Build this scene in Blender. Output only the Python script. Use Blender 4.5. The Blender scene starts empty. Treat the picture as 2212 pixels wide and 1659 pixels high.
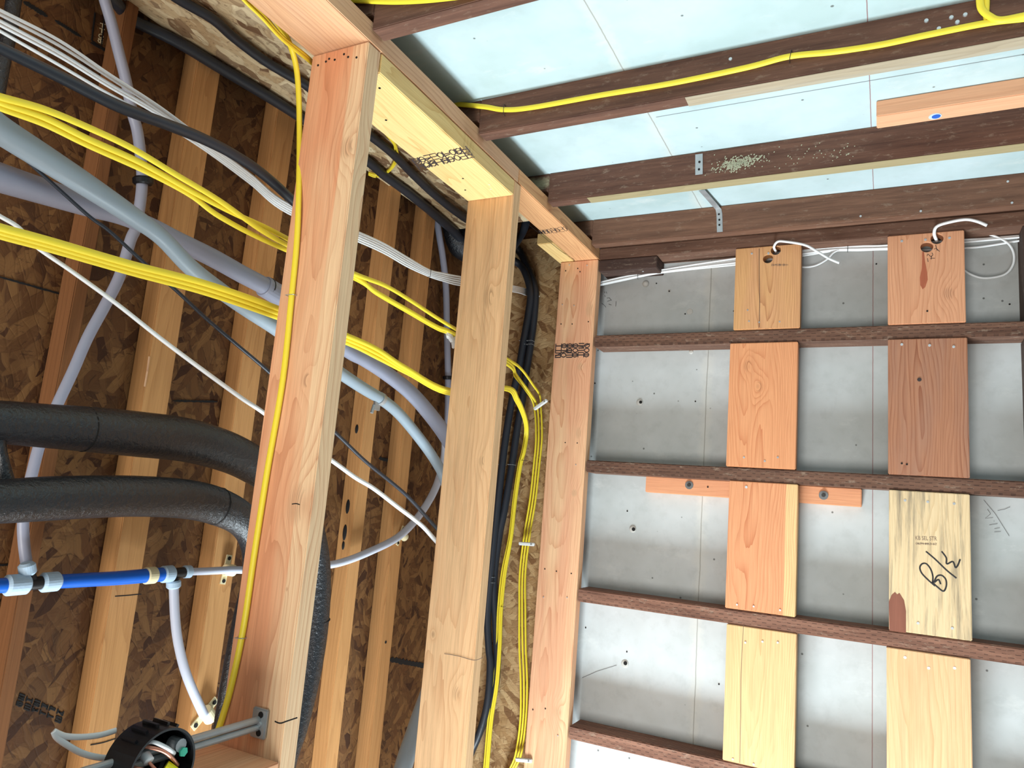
import bpy, bmesh, math, random
from mathutils import Vector, Matrix
random.seed(7)
S = bpy.context.scene
C = S.collection

# ------------------------------------------------------------------ camera
H = 1.5                                   # camera height
FL = -1.2                                 # floor level
F_PX = 1577.93547
RM = ((0.890423388, -0.0808637398, 0.447892003),
      (-0.000979293610, 0.983747356, 0.179555508),
      (-0.455132104, -0.160319041, 0.875872464))
cam_d = bpy.data.cameras.new('camera')
cam = bpy.data.objects.new('camera', cam_d)
C.objects.link(cam)
cam_d.sensor_width = 36.0
cam_d.lens = F_PX / 2212 * 36.0
cam_d.clip_start = 0.01
ax = Vector((RM[0][0], RM[0][2], -RM[0][1]))
ay = -Vector((RM[1][0], RM[1][2], -RM[1][1]))
az = -Vector((RM[2][0], RM[2][2], -RM[2][1]))
cam.matrix_world = Matrix(((ax.x, ay.x, az.x, 0), (ax.y, ay.y, az.y, 0), (ax.z, ay.z, az.z, H), (0, 0, 0, 1)))
S.camera = cam

# ------------------------------------------------------------------ light
S.view_settings.view_transform = 'Standard'
S.view_settings.look = 'None'
S.view_settings.gamma = 1.0
S.view_settings.use_curve_mapping = False
S.view_settings.exposure = 0.0
S.cycles.max_bounces = 8
S.cycles.diffuse_bounces = 5
w = bpy.data.worlds.new('daylight'); S.world = w
w.use_nodes = True
w.node_tree.nodes['Background'].inputs[0].default_value = (0.80, 0.90, 1.0, 1)
w.node_tree.nodes['Background'].inputs[1].default_value = 0.25

def area(name, loc, target, size, power, col):
    l = bpy.data.lights.new(name, 'AREA')
    l.shape = 'RECTANGLE'; l.size = size[0]; l.size_y = size[1]
    l.energy = power; l.color = col
    o = bpy.data.objects.new(name, l); C.objects.link(o)
    o.location = loc
    o.rotation_euler = (Vector(target) - Vector(loc)).to_track_quat('-Z', 'Y').to_euler()
    return o
area('low_daylight', (-0.50, 1.15, -1.05), (-0.45, 1.45, 2.4), (0.8, 0.6), 168, (0.80, 0.93, 1.0))
area('rear_fill', (-0.55, -2.2, 0.1), (-0.6, 2.0, 1.4), (1.5, 1.5), 112, (1.0, 0.97, 0.92))  # added fill lamp behind the camera for camera-facing sides; no doorway there

# ------------------------------------------------------------------ pixel rays to points on real planes
def ray(x, y):
    a, b, c = x - 1106.0, y - 829.5, F_PX
    X = RM[0][0]*a + RM[1][0]*b + RM[2][0]*c
    Zn = RM[0][1]*a + RM[1][1]*b + RM[2][1]*c
    Y = RM[0][2]*a + RM[1][2]*b + RM[2][2]*c
    return Vector((X, Y, -Zn))
def onX(x, y, v): r = ray(x, y); r = r * (v / r.x); r.z += H; return r
def onY(x, y, v): r = ray(x, y); r = r * (v / r.y); r.z += H; return r
def onZ(x, y, v): r = ray(x, y); r = r * ((v - H) / r.z); r.z += H; return r
def depth(p):
    q = Vector((p[0], p[1], p[2] - H))
    return -q.dot(az)
def P(x, y, pl):
    k, v = pl
    return {'X': onX, 'Y': onY, 'Z': onZ}[k](x, y, v)

# ------------------------------------------------------------------ node helper
class NT:
    def __init__(s, name):
        s.m = bpy.data.materials.new(name); s.m.use_nodes = True
        s.t = s.m.node_tree; s.t.nodes.clear()
        s.out = s.t.nodes.new('ShaderNodeOutputMaterial')
        s.b = s.t.nodes.new('ShaderNodeBsdfPrincipled')
        s.t.links.new(s.b.outputs[0], s.out.inputs[0])
        s.tc = s.t.nodes.new('ShaderNodeTexCoord')
        s.obj = s.tc.outputs['Object']
    def put(s, inp, v):
        if isinstance(v, bpy.types.NodeSocket): s.t.links.new(v, inp)
        else: inp.default_value = v
    def math(s, op, a, b=0.0, c=0.0, clamp=False):
        n = s.t.nodes.new('ShaderNodeMath'); n.operation = op; n.use_clamp = clamp
        s.put(n.inputs[0], a); s.put(n.inputs[1], b)
        if len(n.inputs) > 2: s.put(n.inputs[2], c)
        return n.outputs[0]
    def vmul(s, a, v):
        n = s.t.nodes.new('ShaderNodeVectorMath'); n.operation = 'MULTIPLY'
        s.put(n.inputs[0], a); n.inputs[1].default_value = v
        return n.outputs[0]
    def vadd(s, a, v):
        n = s.t.nodes.new('ShaderNodeVectorMath'); n.operation = 'ADD'
        s.put(n.inputs[0], a); s.put(n.inputs[1], v)
        return n.outputs[0]
    def rot(s, a, e):
        n = s.t.nodes.new('ShaderNodeVectorRotate'); n.rotation_type = 'EULER_XYZ'
        s.put(n.inputs['Vector'], a); n.inputs['Rotation'].default_value = e
        return n.outputs[0]
    def sep(s, a):
        n = s.t.nodes.new('ShaderNodeSeparateXYZ'); s.put(n.inputs[0], a); return n.outputs
    def noise(s, v, scale, detail=3, rough=0.55):
        n = s.t.nodes.new('ShaderNodeTexNoise'); s.put(n.inputs['Vector'], v)
        n.inputs['Scale'].default_value = scale; n.inputs['Detail'].default_value = detail
        n.inputs['Roughness'].default_value = rough
        return n.outputs['Fac']
    def voro(s, v, scale, feature='F1'):
        n = s.t.nodes.new('ShaderNodeTexVoronoi'); n.feature = feature
        s.put(n.inputs['Vector'], v); n.inputs['Scale'].default_value = scale
        return n
    def rng(s, v, a, b, c=0.0, d=1.0):
        n = s.t.nodes.new('ShaderNodeMapRange'); s.put(n.inputs[0], v)
        for i, q in enumerate((a, b, c, d)): n.inputs[i+1].default_value = q
        return n.outputs[0]
    def mix(s, f, a, b, mode='MIX'):
        n = s.t.nodes.new('ShaderNodeMix'); n.data_type = 'RGBA'; n.blend_type = mode
        s.put(n.inputs[0], f); s.put(n.inputs[6], a); s.put(n.inputs[7], b)
        return n.outputs[2]
    def bump(s, h, dist, strength=0.5):
        n = s.t.nodes.new('ShaderNodeBump'); s.put(n.inputs['Height'], h)
        n.inputs['Distance'].default_value = dist; n.inputs['Strength'].default_value = strength
        s.t.links.new(n.outputs[0], s.b.inputs['Normal'])

def lin(r, g, b):
    f = lambda c: (c/255/12.92) if c/255 <= 0.04045 else ((c/255+0.055)/1.055)**2.4
    return (f(r), f(g), f(b), 1)

def plain(name, col, rough=0.5, metal=0.0, spec=0.5, bumpy=0.0, scale=300, bst=.5, mottled=0.0, alpha=1.0, trans=0.0):
    n = NT(name)
    c = lin(*col)
    if mottled:
        d = (c[0]*(1-mottled), c[1]*(1-mottled), c[2]*(1-mottled), 1)
        n.put(n.b.inputs['Base Color'], n.mix(n.rng(n.noise(n.obj, scale*0.15, 4), .35, .65), d, c))
    else:
        n.b.inputs['Base Color'].default_value = c
    n.b.inputs['Roughness'].default_value = rough
    n.b.inputs['Metallic'].default_value = metal
    n.b.inputs['Specular IOR Level'].default_value = spec
    if trans:
        n.b.inputs['Subsurface Weight'].default_value = trans
        n.b.inputs['Subsurface Radius'].default_value = (.01, .01, .01)
    if bumpy: n.bump(n.noise(n.obj, scale, 4, .65), bumpy, bst)
    return n.m

def wood(name, light, dark, seed=0.0, knots=(), pith=(0.05, -0.09), freq=190.0, contrast=0.75,
         sap=None, sap_edge=None, weather=0.0, heart=None, wcol=(120, 112, 98)):
    """Solid wood, grain along local z.  knots: (x, z, half width, half length) on the wide face (local x)."""
    n = NT(name)
    v = n.vadd(n.obj, (seed*1.37, seed*0.71, seed*3.1))
    X, Y, Z = n.sep(n.obj)
    low = n.noise(n.vmul(v, (9, 9, 1.5)), 1.0, 2)
    mid = n.noise(n.vmul(v, (40, 40, 3.0)), 1.0, 2)
    xx = n.math('ADD', X, pith[0]); yy = n.math('ADD', Y, pith[1])
    r = n.math('SQRT', n.math('ADD', n.math('MULTIPLY', xx, xx), n.math('MULTIPLY', yy, yy)))
    r = n.math('ADD', r, n.math('MULTIPLY', n.math('SUBTRACT', low, 0.5), 0.075))
    r = n.math('ADD', r, n.math('MULTIPLY', n.math('SUBTRACT', mid, 0.5), 0.008))
    core = None
    for (kx, kz, a, b) in knots:
        dx = n.math('DIVIDE', n.math('SUBTRACT', X, kx), a*1.9)
        dz = n.math('DIVIDE', n.math('SUBTRACT', Z, kz), b*2.6)
        d2 = n.math('ADD', n.math('MULTIPLY', dx, dx), n.math('MULTIPLY', dz, dz))
        g = n.math('POWER', 2.718, n.math('MULTIPLY', d2, -1.0))
        r = n.math('ADD', r, n.math('MULTIPLY', g, a*1.5))
        dx = n.math('MULTIPLY', dx, 1.9); dz = n.math('MULTIPLY', dz, 2.6)
        d2 = n.math('ADD', n.math('MULTIPLY', dx, dx), n.math('MULTIPLY', dz, dz))
        d2 = n.math('ADD', d2, n.math('MULTIPLY', n.math('SUBTRACT', mid, .5), .5))
        k = n.rng(d2, 0.25, 1.25, 1.0, 0.0)
        core = k if core is None else n.math('MAXIMUM', core, k)
    fr = n.math('FRACT', n.math('MULTIPLY', r, freq))
    late = n.math('MULTIPLY', n.math('POWER', fr, 3.5), n.rng(n.noise(n.vmul(v, (25, 25, 2)), 1, 1), .3, .7, .35, 1.0))
    fibre = n.noise(n.vmul(v, (420, 420, 9)), 1.0, 4, 0.65)
    blotch = n.noise(n.vmul(v, (16, 16, 2.2)), 1.0, 3)
    base = lin(*light)
    if heart:
        base = n.mix(n.rng(blotch, .38, .6), base, lin(*heart))
    if sap:
        base = n.mix(n.rng(n.math('ADD', X, n.math('MULTIPLY', n.math('SUBTRACT', low, .5), .02)), sap_edge-.002, sap_edge+.002), base, lin(*sap))
    col = n.mix(n.math('MULTIPLY', late, contrast), base, lin(*dark))
    col = n.mix(n.rng(fibre, .35, .75, 0.0, .34), col, lin(*[int(c*.80) for c in dark]))
    if core is not None:
        kc = n.mix(n.rng(n.math('FRACT', n.math('MULTIPLY', r, 300)), 0.2, 1), lin(*[int(c*.97) for c in light]), lin(*[int(c*.66) for c in dark]))
        col = n.mix(n.math('MULTIPLY', core, .6), col, kc)
    if weather:
        st = n.rng(n.noise(n.vmul(v, (55, 55, 3.5)), 1.0, 5, .7), .47, .68, 0.0, weather)
        col = n.mix(st, col, lin(*wcol))
    n.put(n.b.inputs['Base Color'], col)
    n.b.inputs['Roughness'].default_value = 0.72
    n.b.inputs['Specular IOR Level'].default_value = 0.25
    n.bump(n.math('ADD', n.math('MULTIPLY', fibre, .6), n.math('MULTIPLY', late, -.5)), 0.0006, 0.35)
    return n.m

def treated(name, a=(124, 90, 72), b=(82, 55, 43), incise=True, worn=0.35, seed=0.0, wc=(168, 150, 130), patch=None):
    """Brown treated timber with rows of short incising cuts, worn and dusty in spots."""
    n = NT(name)
    v = n.vadd(n.obj, (seed*1.3, seed*.7, seed*2.1))
    X, Y, Z = n.sep(n.obj)
    st = n.noise(n.vmul(v, (60, 60, 4)), 1.0, 5, .65)
    col = n.mix(n.rng(st, .3, .7), lin(*b), lin(*a))
    fib = n.noise(n.vmul(v, (300, 300, 14)), 1.0, 4, .7)
    col = n.mix(n.rng(fib, .45, .8, 0, .35), col, lin(*[int(c*.6) for c in b]))
    spots = n.noise(n.vmul(v, (70, 70, 28)), 1.0, 6, .75)
    col = n.mix(n.rng(spots, .56, .68, 0, worn), col, lin(*wc))
    if patch:                                            # a pale scab on the bark side: (z, x, size)
        pz, px_, ps = patch
        d = n.math('ADD', n.math('POWER', n.math('DIVIDE', n.math('SUBTRACT', Z, pz), ps*2.2), 2.0),
                   n.math('POWER', n.math('DIVIDE', n.math('SUBTRACT', Y, px_), ps*.55), 2.0))
        d = n.math('ADD', d, n.math('MULTIPLY', n.noise(n.vmul(v, (180, 180, 90)), 1, 5, .8), 1.6))
        col = n.mix(n.rng(d, 1.5, .95, 0, .8), col, lin(176, 172, 140))
    h = fib
    if incise:
        acr = n.math('ADD', X, Y)
        row = n.math('MULTIPLY', acr, 1/0.0085)
        ri = n.math('FLOOR', row)
        lz = n.math('ADD', n.math('MULTIPLY', Z, 1/0.026), n.math('MULTIPLY', n.math('MODULO', ri, 2.0), .5))
        jit = n.math('MULTIPLY', n.math('SUBTRACT', n.noise(n.vmul(v, (9, 9, 40)), 1, 2), .5), .5)
        m = n.math('MULTIPLY', n.math('LESS_THAN', n.math('FRACT', n.math('ADD', lz, jit)), .42),
                   n.math('LESS_THAN', n.math('FRACT', n.math('ADD', row, jit)), .2))
        col = n.mix(n.math('MULTIPLY', m, .7), col, lin(30, 16, 12))
        h = n.math('SUBTRACT', fib, m)
    n.put(n.b.inputs['Base Color'], col)
    n.b.inputs['Roughness'].default_value = 0.75
    n.b.inputs['Specular IOR Level'].default_value = 0.3
    n.bump(h, 0.0008, 0.5)
    return n.m

def osb(name, pale=(205, 176, 132), mid=(160, 118, 72), dark=(92, 56, 28), ax_swap=0, scale=1.0):
    """Oriented strand board: overlapping flakes in three directions."""
    n = NT(name)
    base = n.obj
    if ax_swap == 1: base = n.rot(base, (0, math.radians(90), 0))      # lies in the YZ plane
    if ax_swap == 2: base = n.rot(base, (math.radians(90), 0, 0))      # lies in the XZ plane
    warp = n.noise(base, 9, 2)
    wv = n.t.nodes.new('ShaderNodeCombineXYZ')
    n.put(wv.inputs[0], n.math('MULTIPLY', n.math('SUBTRACT', warp, .5), .055))
    n.put(wv.inputs[1], n.math('MULTIPLY', n.math('SUBTRACT', n.noise(base, 13, 2), .5), .03))
    base = n.vadd(base, wv.outputs[0])
    cols = []; edges = []
    for k, (ang, off) in enumerate(((22, 0.0), (83, 3.3), (-38, 7.7))):
        r = n.rot(n.vadd(base, (off, off*.7, off*.3)), (0, 0, math.radians(ang)))
        r = n.vmul(r, (19*scale, 62*scale, 19*scale))
        vo = n.voro(r, 1.0)
        cs = n.sep(vo.outputs['Color'])
        c = n.mix(n.rng(cs[0], 0.15, 0.85), lin(*mid), lin(*pale))
        c = n.mix(n.rng(cs[1], 0.72, 0.95), c, lin(*dark))
        e = n.rng(n.voro(r, 1.0, 'DISTANCE_TO_EDGE').outputs['Distance'], 0.0, 0.10, 1.0, 0.0)
        gr = n.noise(n.vmul(r, (1.2, 10, 1)), 1.0, 3, .7)
        c = n.mix(n.rng(gr, .4, .75, 0, .4), c, lin(*[int(q*.72) for q in mid]))
        cols.append(n.mix(n.math('MULTIPLY', e, .22), c, lin(*dark))); edges.append((cs[2], e))
    c = n.mix(n.math('GREATER_THAN', edges[0][0], .52), cols[0], cols[1])
    c = n.mix(n.math('GREATER_THAN', edges[2][0], .62), c, cols[2])
    for ang, sc, th in ((30, 1.0, .62), (95, 1.3, .64), (-30, 1.1, .64)):
        fl = n.noise(n.vmul(n.rot(n.vadd(base, (ang, 0, 0)), (0, 0, math.radians(ang))), (22*sc, 120*sc, 40)), 1.0, 3, .6)
        c = n.mix(n.rng(fl, th, th+.05, 0, .6), c, lin(*[int(q*.9) for q in dark]))
        c = n.mix(n.rng(fl, 1-th, .95-th, 0, .35), c, lin(*pale))
    n.put(n.b.inputs['Base Color'], c)
    n.b.inputs['Roughness'].default_value = 0.68
    n.b.inputs['Specular IOR Level'].default_value = 0.3
    n.bump(n.math('SUBTRACT', edges[0][0], edges[0][1]), 0.0008, 0.3)
    return n.m

def panel_mat(name, chalk_x=None, seam=True, seam_y=None, grime=0.25, lo=(176, 180, 178), hi=(196, 200, 200)):
    n = NT(name)
    v = n.obj; X, Y, Z = n.sep(v)
    big = n.noise(v, 3.2, 4, .6); fine = n.noise(v, 26, 5, .65)
    col = n.mix(n.rng(big, .35, .65), lin(*lo), lin(*hi))
    col = n.mix(n.rng(fine, .5, .78, 0, grime), col, lin(140, 142, 138))
    smear = n.noise(n.vmul(v, (4, 9, 9)), 1.0, 6, .75)
    col = n.mix(n.rng(smear, .58, .74, 0, .5), col, lin(214, 216, 212))
    speck = n.voro(v, 16).outputs['Distance']
    col = n.mix(n.rng(speck, .035, .06, .8, 0), col, lin(70, 70, 66))
    if chalk_x is not None:
        wob = n.math('MULTIPLY', n.math('SUBTRACT', n.noise(n.vmul(v, (0, 60, 60)), 1, 2), .5), .0012)
        d = n.math('ABSOLUTE', n.math('ADD', n.math('SUBTRACT', X, chalk_x), wob))
        col = n.mix(n.rng(d, .0004, .0014, .8, 0), col, lin(132, 62, 62))
    if seam:
        sx = n.math('ABSOLUTE', n.math('ADD', n.math('SUBTRACT', X, -.503), n.math('MULTIPLY', n.math('SUBTRACT', n.noise(n.vmul(v, (0, 12, 12)), 1, 4), .5), .006)))
        col = n.mix(n.rng(sx, .0008, .0019, .85, 0), col, lin(96, 96, 92))
        col = n.mix(n.rng(n.math('ADD', sx, n.math('MULTIPLY', fine, .05)), .03, .05, .35, 0), col, lin(208, 206, 196))
    if seam_y is not None:
        on = n.math('GREATER_THAN', X, -.49)
        sy = n.math('ABSOLUTE', n.math('SUBTRACT', Y, seam_y))
        col = n.mix(n.math('MULTIPLY', on, n.rng(sy, .0009, .002, .8, 0)), col, lin(90, 92, 92))
    n.put(n.b.inputs['Base Color'], col)
    n.b.inputs['Roughness'].default_value = 0.6
    n.b.inputs['Specular IOR Level'].default_value = 0.35
    n.bump(fine, .0006, .3)
    return n.m

# ------------------------------------------------------------------ materials
M = {}
M['jacket_yellow'] = plain('yellow_cable_jacket', (240, 216, 60), .42, spec=.4, bumpy=.0004, scale=160)
M['jacket_white'] = plain('white_cable_jacket', (226, 228, 228), .45, spec=.4)
M['jacket_black'] = plain('black_cable_jacket', (38, 42, 50), .42, bumpy=.0005, scale=120)
M['foam'] = plain('black_pipe_foam', (28, 31, 36), .36, spec=.7, bumpy=.004, scale=110, bst=.8)
M['conduit'] = plain('grey_plastic_conduit', (146, 160, 170), .4, spec=.4)
M['conduit_b'] = plain('lavender_grey_conduit', (152, 156, 174), .38, spec=.45)
M['pex'] = plain('white_plastic_tube', (188, 192, 206), .4, spec=.4)
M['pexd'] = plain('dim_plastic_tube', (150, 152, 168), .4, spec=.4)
M['blue'] = plain('blue_tube', (4, 98, 206), .32, spec=.5)
M['collar'] = plain('pale_blue_collar', (176, 200, 220), .5, bumpy=.0006, scale=260)
M['cream'] = plain('cream_plastic', (222, 210, 170), .5)
M['blackp'] = plain('black_plastic', (14, 15, 19), .4, spec=.5)
M['steel'] = plain('galvanised_steel', (178, 182, 184), .38, metal=.45, mottled=.2, scale=200)
M['zinc'] = plain('dull_zinc', (112, 114, 114), .4, metal=.5)
M['nail'] = plain('bright_nail_steel', (205, 208, 210), .35, metal=.6)
M['hole'] = plain('dark_recess', (18, 14, 12), .9)
M['insul'] = plain('white_staple_plastic', (236, 236, 234), .5)
M['dwire'] = plain('dark_staple_wire', (60, 58, 56), .4, metal=.6)
M['ink'] = plain('black_marker_ink', (26, 24, 26), .6)
M['stamp'] = plain('grade_stamp_ink', (58, 46, 44), .8)
M['stampd'] = plain('faded_grade_stamp_ink', (112, 92, 78), .8)
M['copper'] = plain('copper_wire', (206, 138, 112), .35, metal=.6)
M['wnut'] = plain('yellow_wire_connector', (238, 226, 20), .45)
M['green'] = plain('green_ground_screw', (60, 170, 140), .35, metal=.4)
M['sticker'] = plain('blue_paper_dot', (38, 92, 186), .5)
M['sticker_w'] = plain('pale_paper_ring', (190, 206, 214), .5)
M['chip'] = plain('pale_torn_wood', (226, 206, 178), .8)
M['wallp'] = panel_mat('grey_wall_panel', chalk_x=-.032, seam=True)
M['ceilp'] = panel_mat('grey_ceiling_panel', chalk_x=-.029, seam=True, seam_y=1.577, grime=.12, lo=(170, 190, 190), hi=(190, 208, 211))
M['patch'] = plain('light_patch_filler', (188, 186, 180), .6)
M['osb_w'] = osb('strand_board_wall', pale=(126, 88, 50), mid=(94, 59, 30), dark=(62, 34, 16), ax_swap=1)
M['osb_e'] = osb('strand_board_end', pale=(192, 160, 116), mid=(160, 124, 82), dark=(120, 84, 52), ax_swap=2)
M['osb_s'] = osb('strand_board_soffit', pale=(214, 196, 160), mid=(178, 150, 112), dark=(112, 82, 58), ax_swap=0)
M['concrete'] = plain('floor_concrete', (150, 146, 138), .85, bumpy=.001, scale=30, mottled=.2)

# ------------------------------------------------------------------ object helpers
def tag(o, label=None, cat=None, group=None, kind=None):
    if label: o['label'] = label
    if cat: o['category'] = cat
    if group: o['group'] = group
    if kind: o['kind'] = kind
    return o
def link(name, me, mat, parent=None):
    if mat is not None: me.materials.append(mat)
    o = bpy.data.objects.new(name, me); C.objects.link(o)
    if parent is not None:
        o.parent = parent
        o.matrix_parent_inverse = world_of(parent).inverted()
    return o
def world_of(o):
    if o.parent is None: return o.matrix_basis.copy()
    return world_of(o.parent) @ o.matrix_parent_inverse @ o.matrix_basis

def bm_to(name, bm, mat, parent=None, smooth=False):
    me = bpy.data.meshes.new(name)
    if smooth:
        for f in bm.faces: f.smooth = True
    bm.normal_update(); bm.to_mesh(me); bm.free()
    return link(name, me, mat, parent)

ROT = {'z': Matrix.Identity(3),
       'x': Matrix(((0, 0, 1), (1, 0, 0), (0, 1, 0))),      # local x->world y, y->z, z->x
       'y': Matrix(((0, 1, 0), (0, 0, 1), (1, 0, 0)))}      # local x->world z, y->x, z->y
def board(name, x, y, z, axis, mat, label=None, cat=None, group=None, kind=None, parent=None, bev=.0018, wob=.0008, segs=10):
    """A sawn board between the given world limits with its grain along axis."""
    lo = Vector((x[0], y[0], z[0])); hi = Vector((x[1], y[1], z[1]))
    c = (lo+hi)/2; R = ROT[axis]
    d = R.transposed() @ (hi-lo)
    d = Vector((abs(d.x), abs(d.y), abs(d.z)))
    bm = bmesh.new()
    bmesh.ops.create_cube(bm, size=1.0)
    for v in bm.verts: v.co = Vector((v.co.x*d.x, v.co.y*d.y, v.co.z*d.z))
    le = [e for e in bm.edges if abs(e.verts[0].co.z-e.verts[1].co.z) > d.z*.9]
    if segs > 1:
        bmesh.ops.subdivide_edges(bm, edges=le, cuts=segs, use_grid_fill=True)
    le = [e for e in bm.edges if len(e.link_faces) == 2 and e.calc_face_angle(0) > .5]
    bmesh.ops.bevel(bm, geom=le, offset=min(bev, min(d)*.2), segments=2, affect='EDGES')
    rnd = random.Random(name + str(label) + str(round(c.x+c.y*3+c.z*7, 3)))
    ph = [rnd.uniform(0, 6.28) for _ in range(4)]
    for v in bm.verts:
        v.co.x += wob*math.sin(v.co.z*5+ph[0]) * .6
        v.co.y += wob*math.sin(v.co.z*4+ph[1]) * .6
    me = bpy.data.meshes.new(name); bm.normal_update(); bm.to_mesh(me); bm.free()
    me.materials.append(mat)
    o = bpy.data.objects.new(name, me); C.objects.link(o)
    mw = Matrix.Translation(c) @ R.to_4x4()
    if parent is not None:
        o.parent = parent; o.matrix_parent_inverse = world_of(parent).inverted()
    o.matrix_basis = mw
    return tag(o, label, cat, group, kind)

def smooth_path(pts, n=8):
    """Catmull-Rom through points of (x,y,z,rx,ry...)."""
    p = [pts[0]] + list(pts) + [pts[-1]]
    out = []
    for i in range(1, len(p)-2):
        for k in range(n):
            t = k/n
            out.append([0.5*((2*p[i][j]) + (-p[i-1][j]+p[i+1][j])*t + (2*p[i-1][j]-5*p[i][j]+4*p[i+1][j]-p[i+2][j])*t*t
                        + (-p[i-1][j]+3*p[i][j]-3*p[i+1][j]+p[i+2][j])*t**3) for j in range(len(p[i]))])
    out.append(list(pts[-1]))
    return out
def sweep(bm, pts, rad, flat=1.0, sides=12, up=None, cap=True):
    """Tube with parallel-transport frame; flat<1 gives an oval section, its short side along `up`."""
    P3 = [Vector(p[:3]) for p in pts]
    prev = None; rings = []
    for i, p in enumerate(P3):
        t = (P3[min(i+1, len(P3)-1)] - P3[max(i-1, 0)])
        if t.length < 1e-9: t = Vector((0, 0, 1))
        t.normalize()
        if up is not None and flat != 1.0:
            nrm = Vector(up) - t*Vector(up).dot(t)
            if nrm.length < .05: nrm = (prev if prev is not None else Vector((1, 0, 0)))
            nrm = nrm - t*nrm.dot(t)
        elif prev is None:
            nrm = t.orthogonal()
        else:
            nrm = prev - t*prev.dot(t)
        nrm.normalize(); prev = nrm.copy(); bn = t.cross(nrm)
        r = rad[i] if isinstance(rad, (list, tuple)) else rad
        ring = []
        for k in range(sides):
            a = 2*math.pi*k/sides
            ring.append(bm.verts.new(p + bn*(math.cos(a)*r) + nrm*(math.sin(a)*r*flat)))
        rings.append(ring)
    for a, b in zip(rings, rings[1:]):
        for k in range(sides):
            bm.faces.new((a[k], a[(k+1) % sides], b[(k+1) % sides], b[k]))
    if cap:
        bm.faces.new(list(reversed(rings[0]))); bm.faces.new(rings[-1])
    return bm

def tube(name, path, mat, width=None, r=None, flat=1.0, up=(1, 0, 0), parent=None, n=8, sides=12,
         label=None, cat=None, group=None, off=(0, 0, 0), drop=None):
    """path: (px, py, plane[, width in px]); a cable or pipe lying in real planes of the room."""
    pts = []
    for q in path:
        if isinstance(q[0], str): p = Vector(q[1]); wd = None          # ('w', (x,y,z))
        else:
            p = P(q[0], q[1], q[2]); wd = q[3] if len(q) > 3 else None
        p = p + Vector(off)
        rr = r if r is not None else ((wd or width) * .5 * depth(p) / F_PX)
        pts.append((p.x, p.y, p.z, rr))
    if drop is not None:                       # carries on straight down to height `drop`
        x, y, z, rr = pts[-1]
        pts += [(x, y, z-.25, rr), (x, y, (z-.25+drop)/2, rr), (x, y, drop, rr)]
    sp = smooth_path(pts, n)
    bm = bmesh.new()
    sweep(bm, sp, [q[3] for q in sp], flat, sides, up)
    o = bm_to(name, bm, mat, parent, smooth=True)
    return tag(o, label, cat, group)

def cyl_between(bm, a, b, r, sides=20, r2=None, bevel=0.0):
    a = Vector(a); b = Vector(b); t = (b-a)
    L = t.length; t.normalize(); u = t.orthogonal().normalized(); v = t.cross(u)
    r2 = r if r2 is None else r2
    prof = [(0, r), (L, r2)]
    if bevel: prof = [(0, r-bevel), (bevel, r), (L-bevel, r2), (L, r2-bevel)]
    rings = []
    for (h, q) in prof:
        rings.append([bm.verts.new(a + t*h + u*(math.cos(2*math.pi*k/sides)*q) + v*(math.sin(2*math.pi*k/sides)*q)) for k in range(sides)])
    for A, B in zip(rings, rings[1:]):
        for k in range(sides): bm.faces.new((A[k], A[(k+1) % sides], B[(k+1) % sides], B[k]))
    bm.faces.new(list(reversed(rings[0]))); bm.faces.new(rings[-1])
    return bm
def cyl(name, a, b, r, mat, parent=None, r2=None, bevel=0.0, sides=20, **kw):
    bm = cyl_between(bmesh.new(), a, b, r, sides, r2, bevel)
    return tag(bm_to(name, bm, mat, parent, smooth=False), **kw)
def box(bm, c, d, R=None):
    r = bmesh.ops.create_cube(bm, size=1.0)
    for v in r['verts']:
        q = Vector((v.co.x*d[0], v.co.y*d[1], v.co.z*d[2]))
        if R is not None: q = R @ q
        v.co = q + Vector(c)
    return bm

def nail(parent, p, nrm, r=.0038, mat=None, h=.0012, name='nail'):
    nrm = Vector(nrm).normalized(); p = Vector(p)
    bm = cyl_between(bmesh.new(), p - nrm*.002, p + nrm*h, r, 12, r*.8)
    return bm_to(name, bm, mat or M['nail'], parent)
def nails(parent, pix, plane, nrm, r=.0038, mat=None, name='nail', h=.0012):
    for (x, y) in pix: nail(parent, P(x, y, plane), nrm, r, mat, h, name)

def strokes(name, lines, plane, nrm, wd, mat, parent, lift=.0006, smooth=True):
    """Pen strokes: thin raised ribbons of ink lying on a surface."""
    bm = bmesh.new(); N = Vector(nrm)
    for ln in lines:
        pts = [tuple(P(x, y, plane) + N*lift) for x, y in ln]
        if smooth and len(pts) > 2: pts = smooth_path(pts, 6)
        sweep(bm, pts, wd*.5, .25, 6, up=nrm)
    return bm_to(name, bm, mat, parent)

def stamp(name, x0, y0, ux, uy, vx, vy, cols, rows, plane, nrm, mat, parent, seed=1, wd=.0012, fill=.8):
    """A smeared, unreadable grade stamp: rows of cramped overlapping characters."""
    rnd = random.Random(seed); L = []
    for r in range(rows):
        for c in range(cols):
            bx = x0 + ux*c/cols + vx*r/rows; by = y0 + uy*c/cols + vy*r/rows
            cw = (ux/cols*fill, uy/cols*fill); ch = (vx/rows*fill, vy/rows*fill)
            g = lambda a, b: (bx+cw[0]*a+ch[0]*b, by+cw[1]*a+ch[1]*b)
            k = rnd.randint(0, 5)
            if k in (0, 3): L.append([g(.5+.45*math.cos(t), .5+.45*math.sin(t)) for t in [i*math.pi/4 for i in range(9)]])
            if k in (1, 3, 5): L.append([g(0, 0), g(0, 1)]); L.append([g(0, .5), g(1, .5)])
            if k in (2, 4): L.append([g(0, 0), g(1, 0), g(1, .5), g(0, .5), g(0, 1), g(1, 1)])
            if k in (5, 2): L.append([g(1, 0), g(1, 1)])
            if rnd.random() < .4: L.append([g(0, rnd.random()), g(1, rnd.random())])
    return strokes(name, L, plane, nrm, wd, mat, parent, smooth=False)

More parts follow.
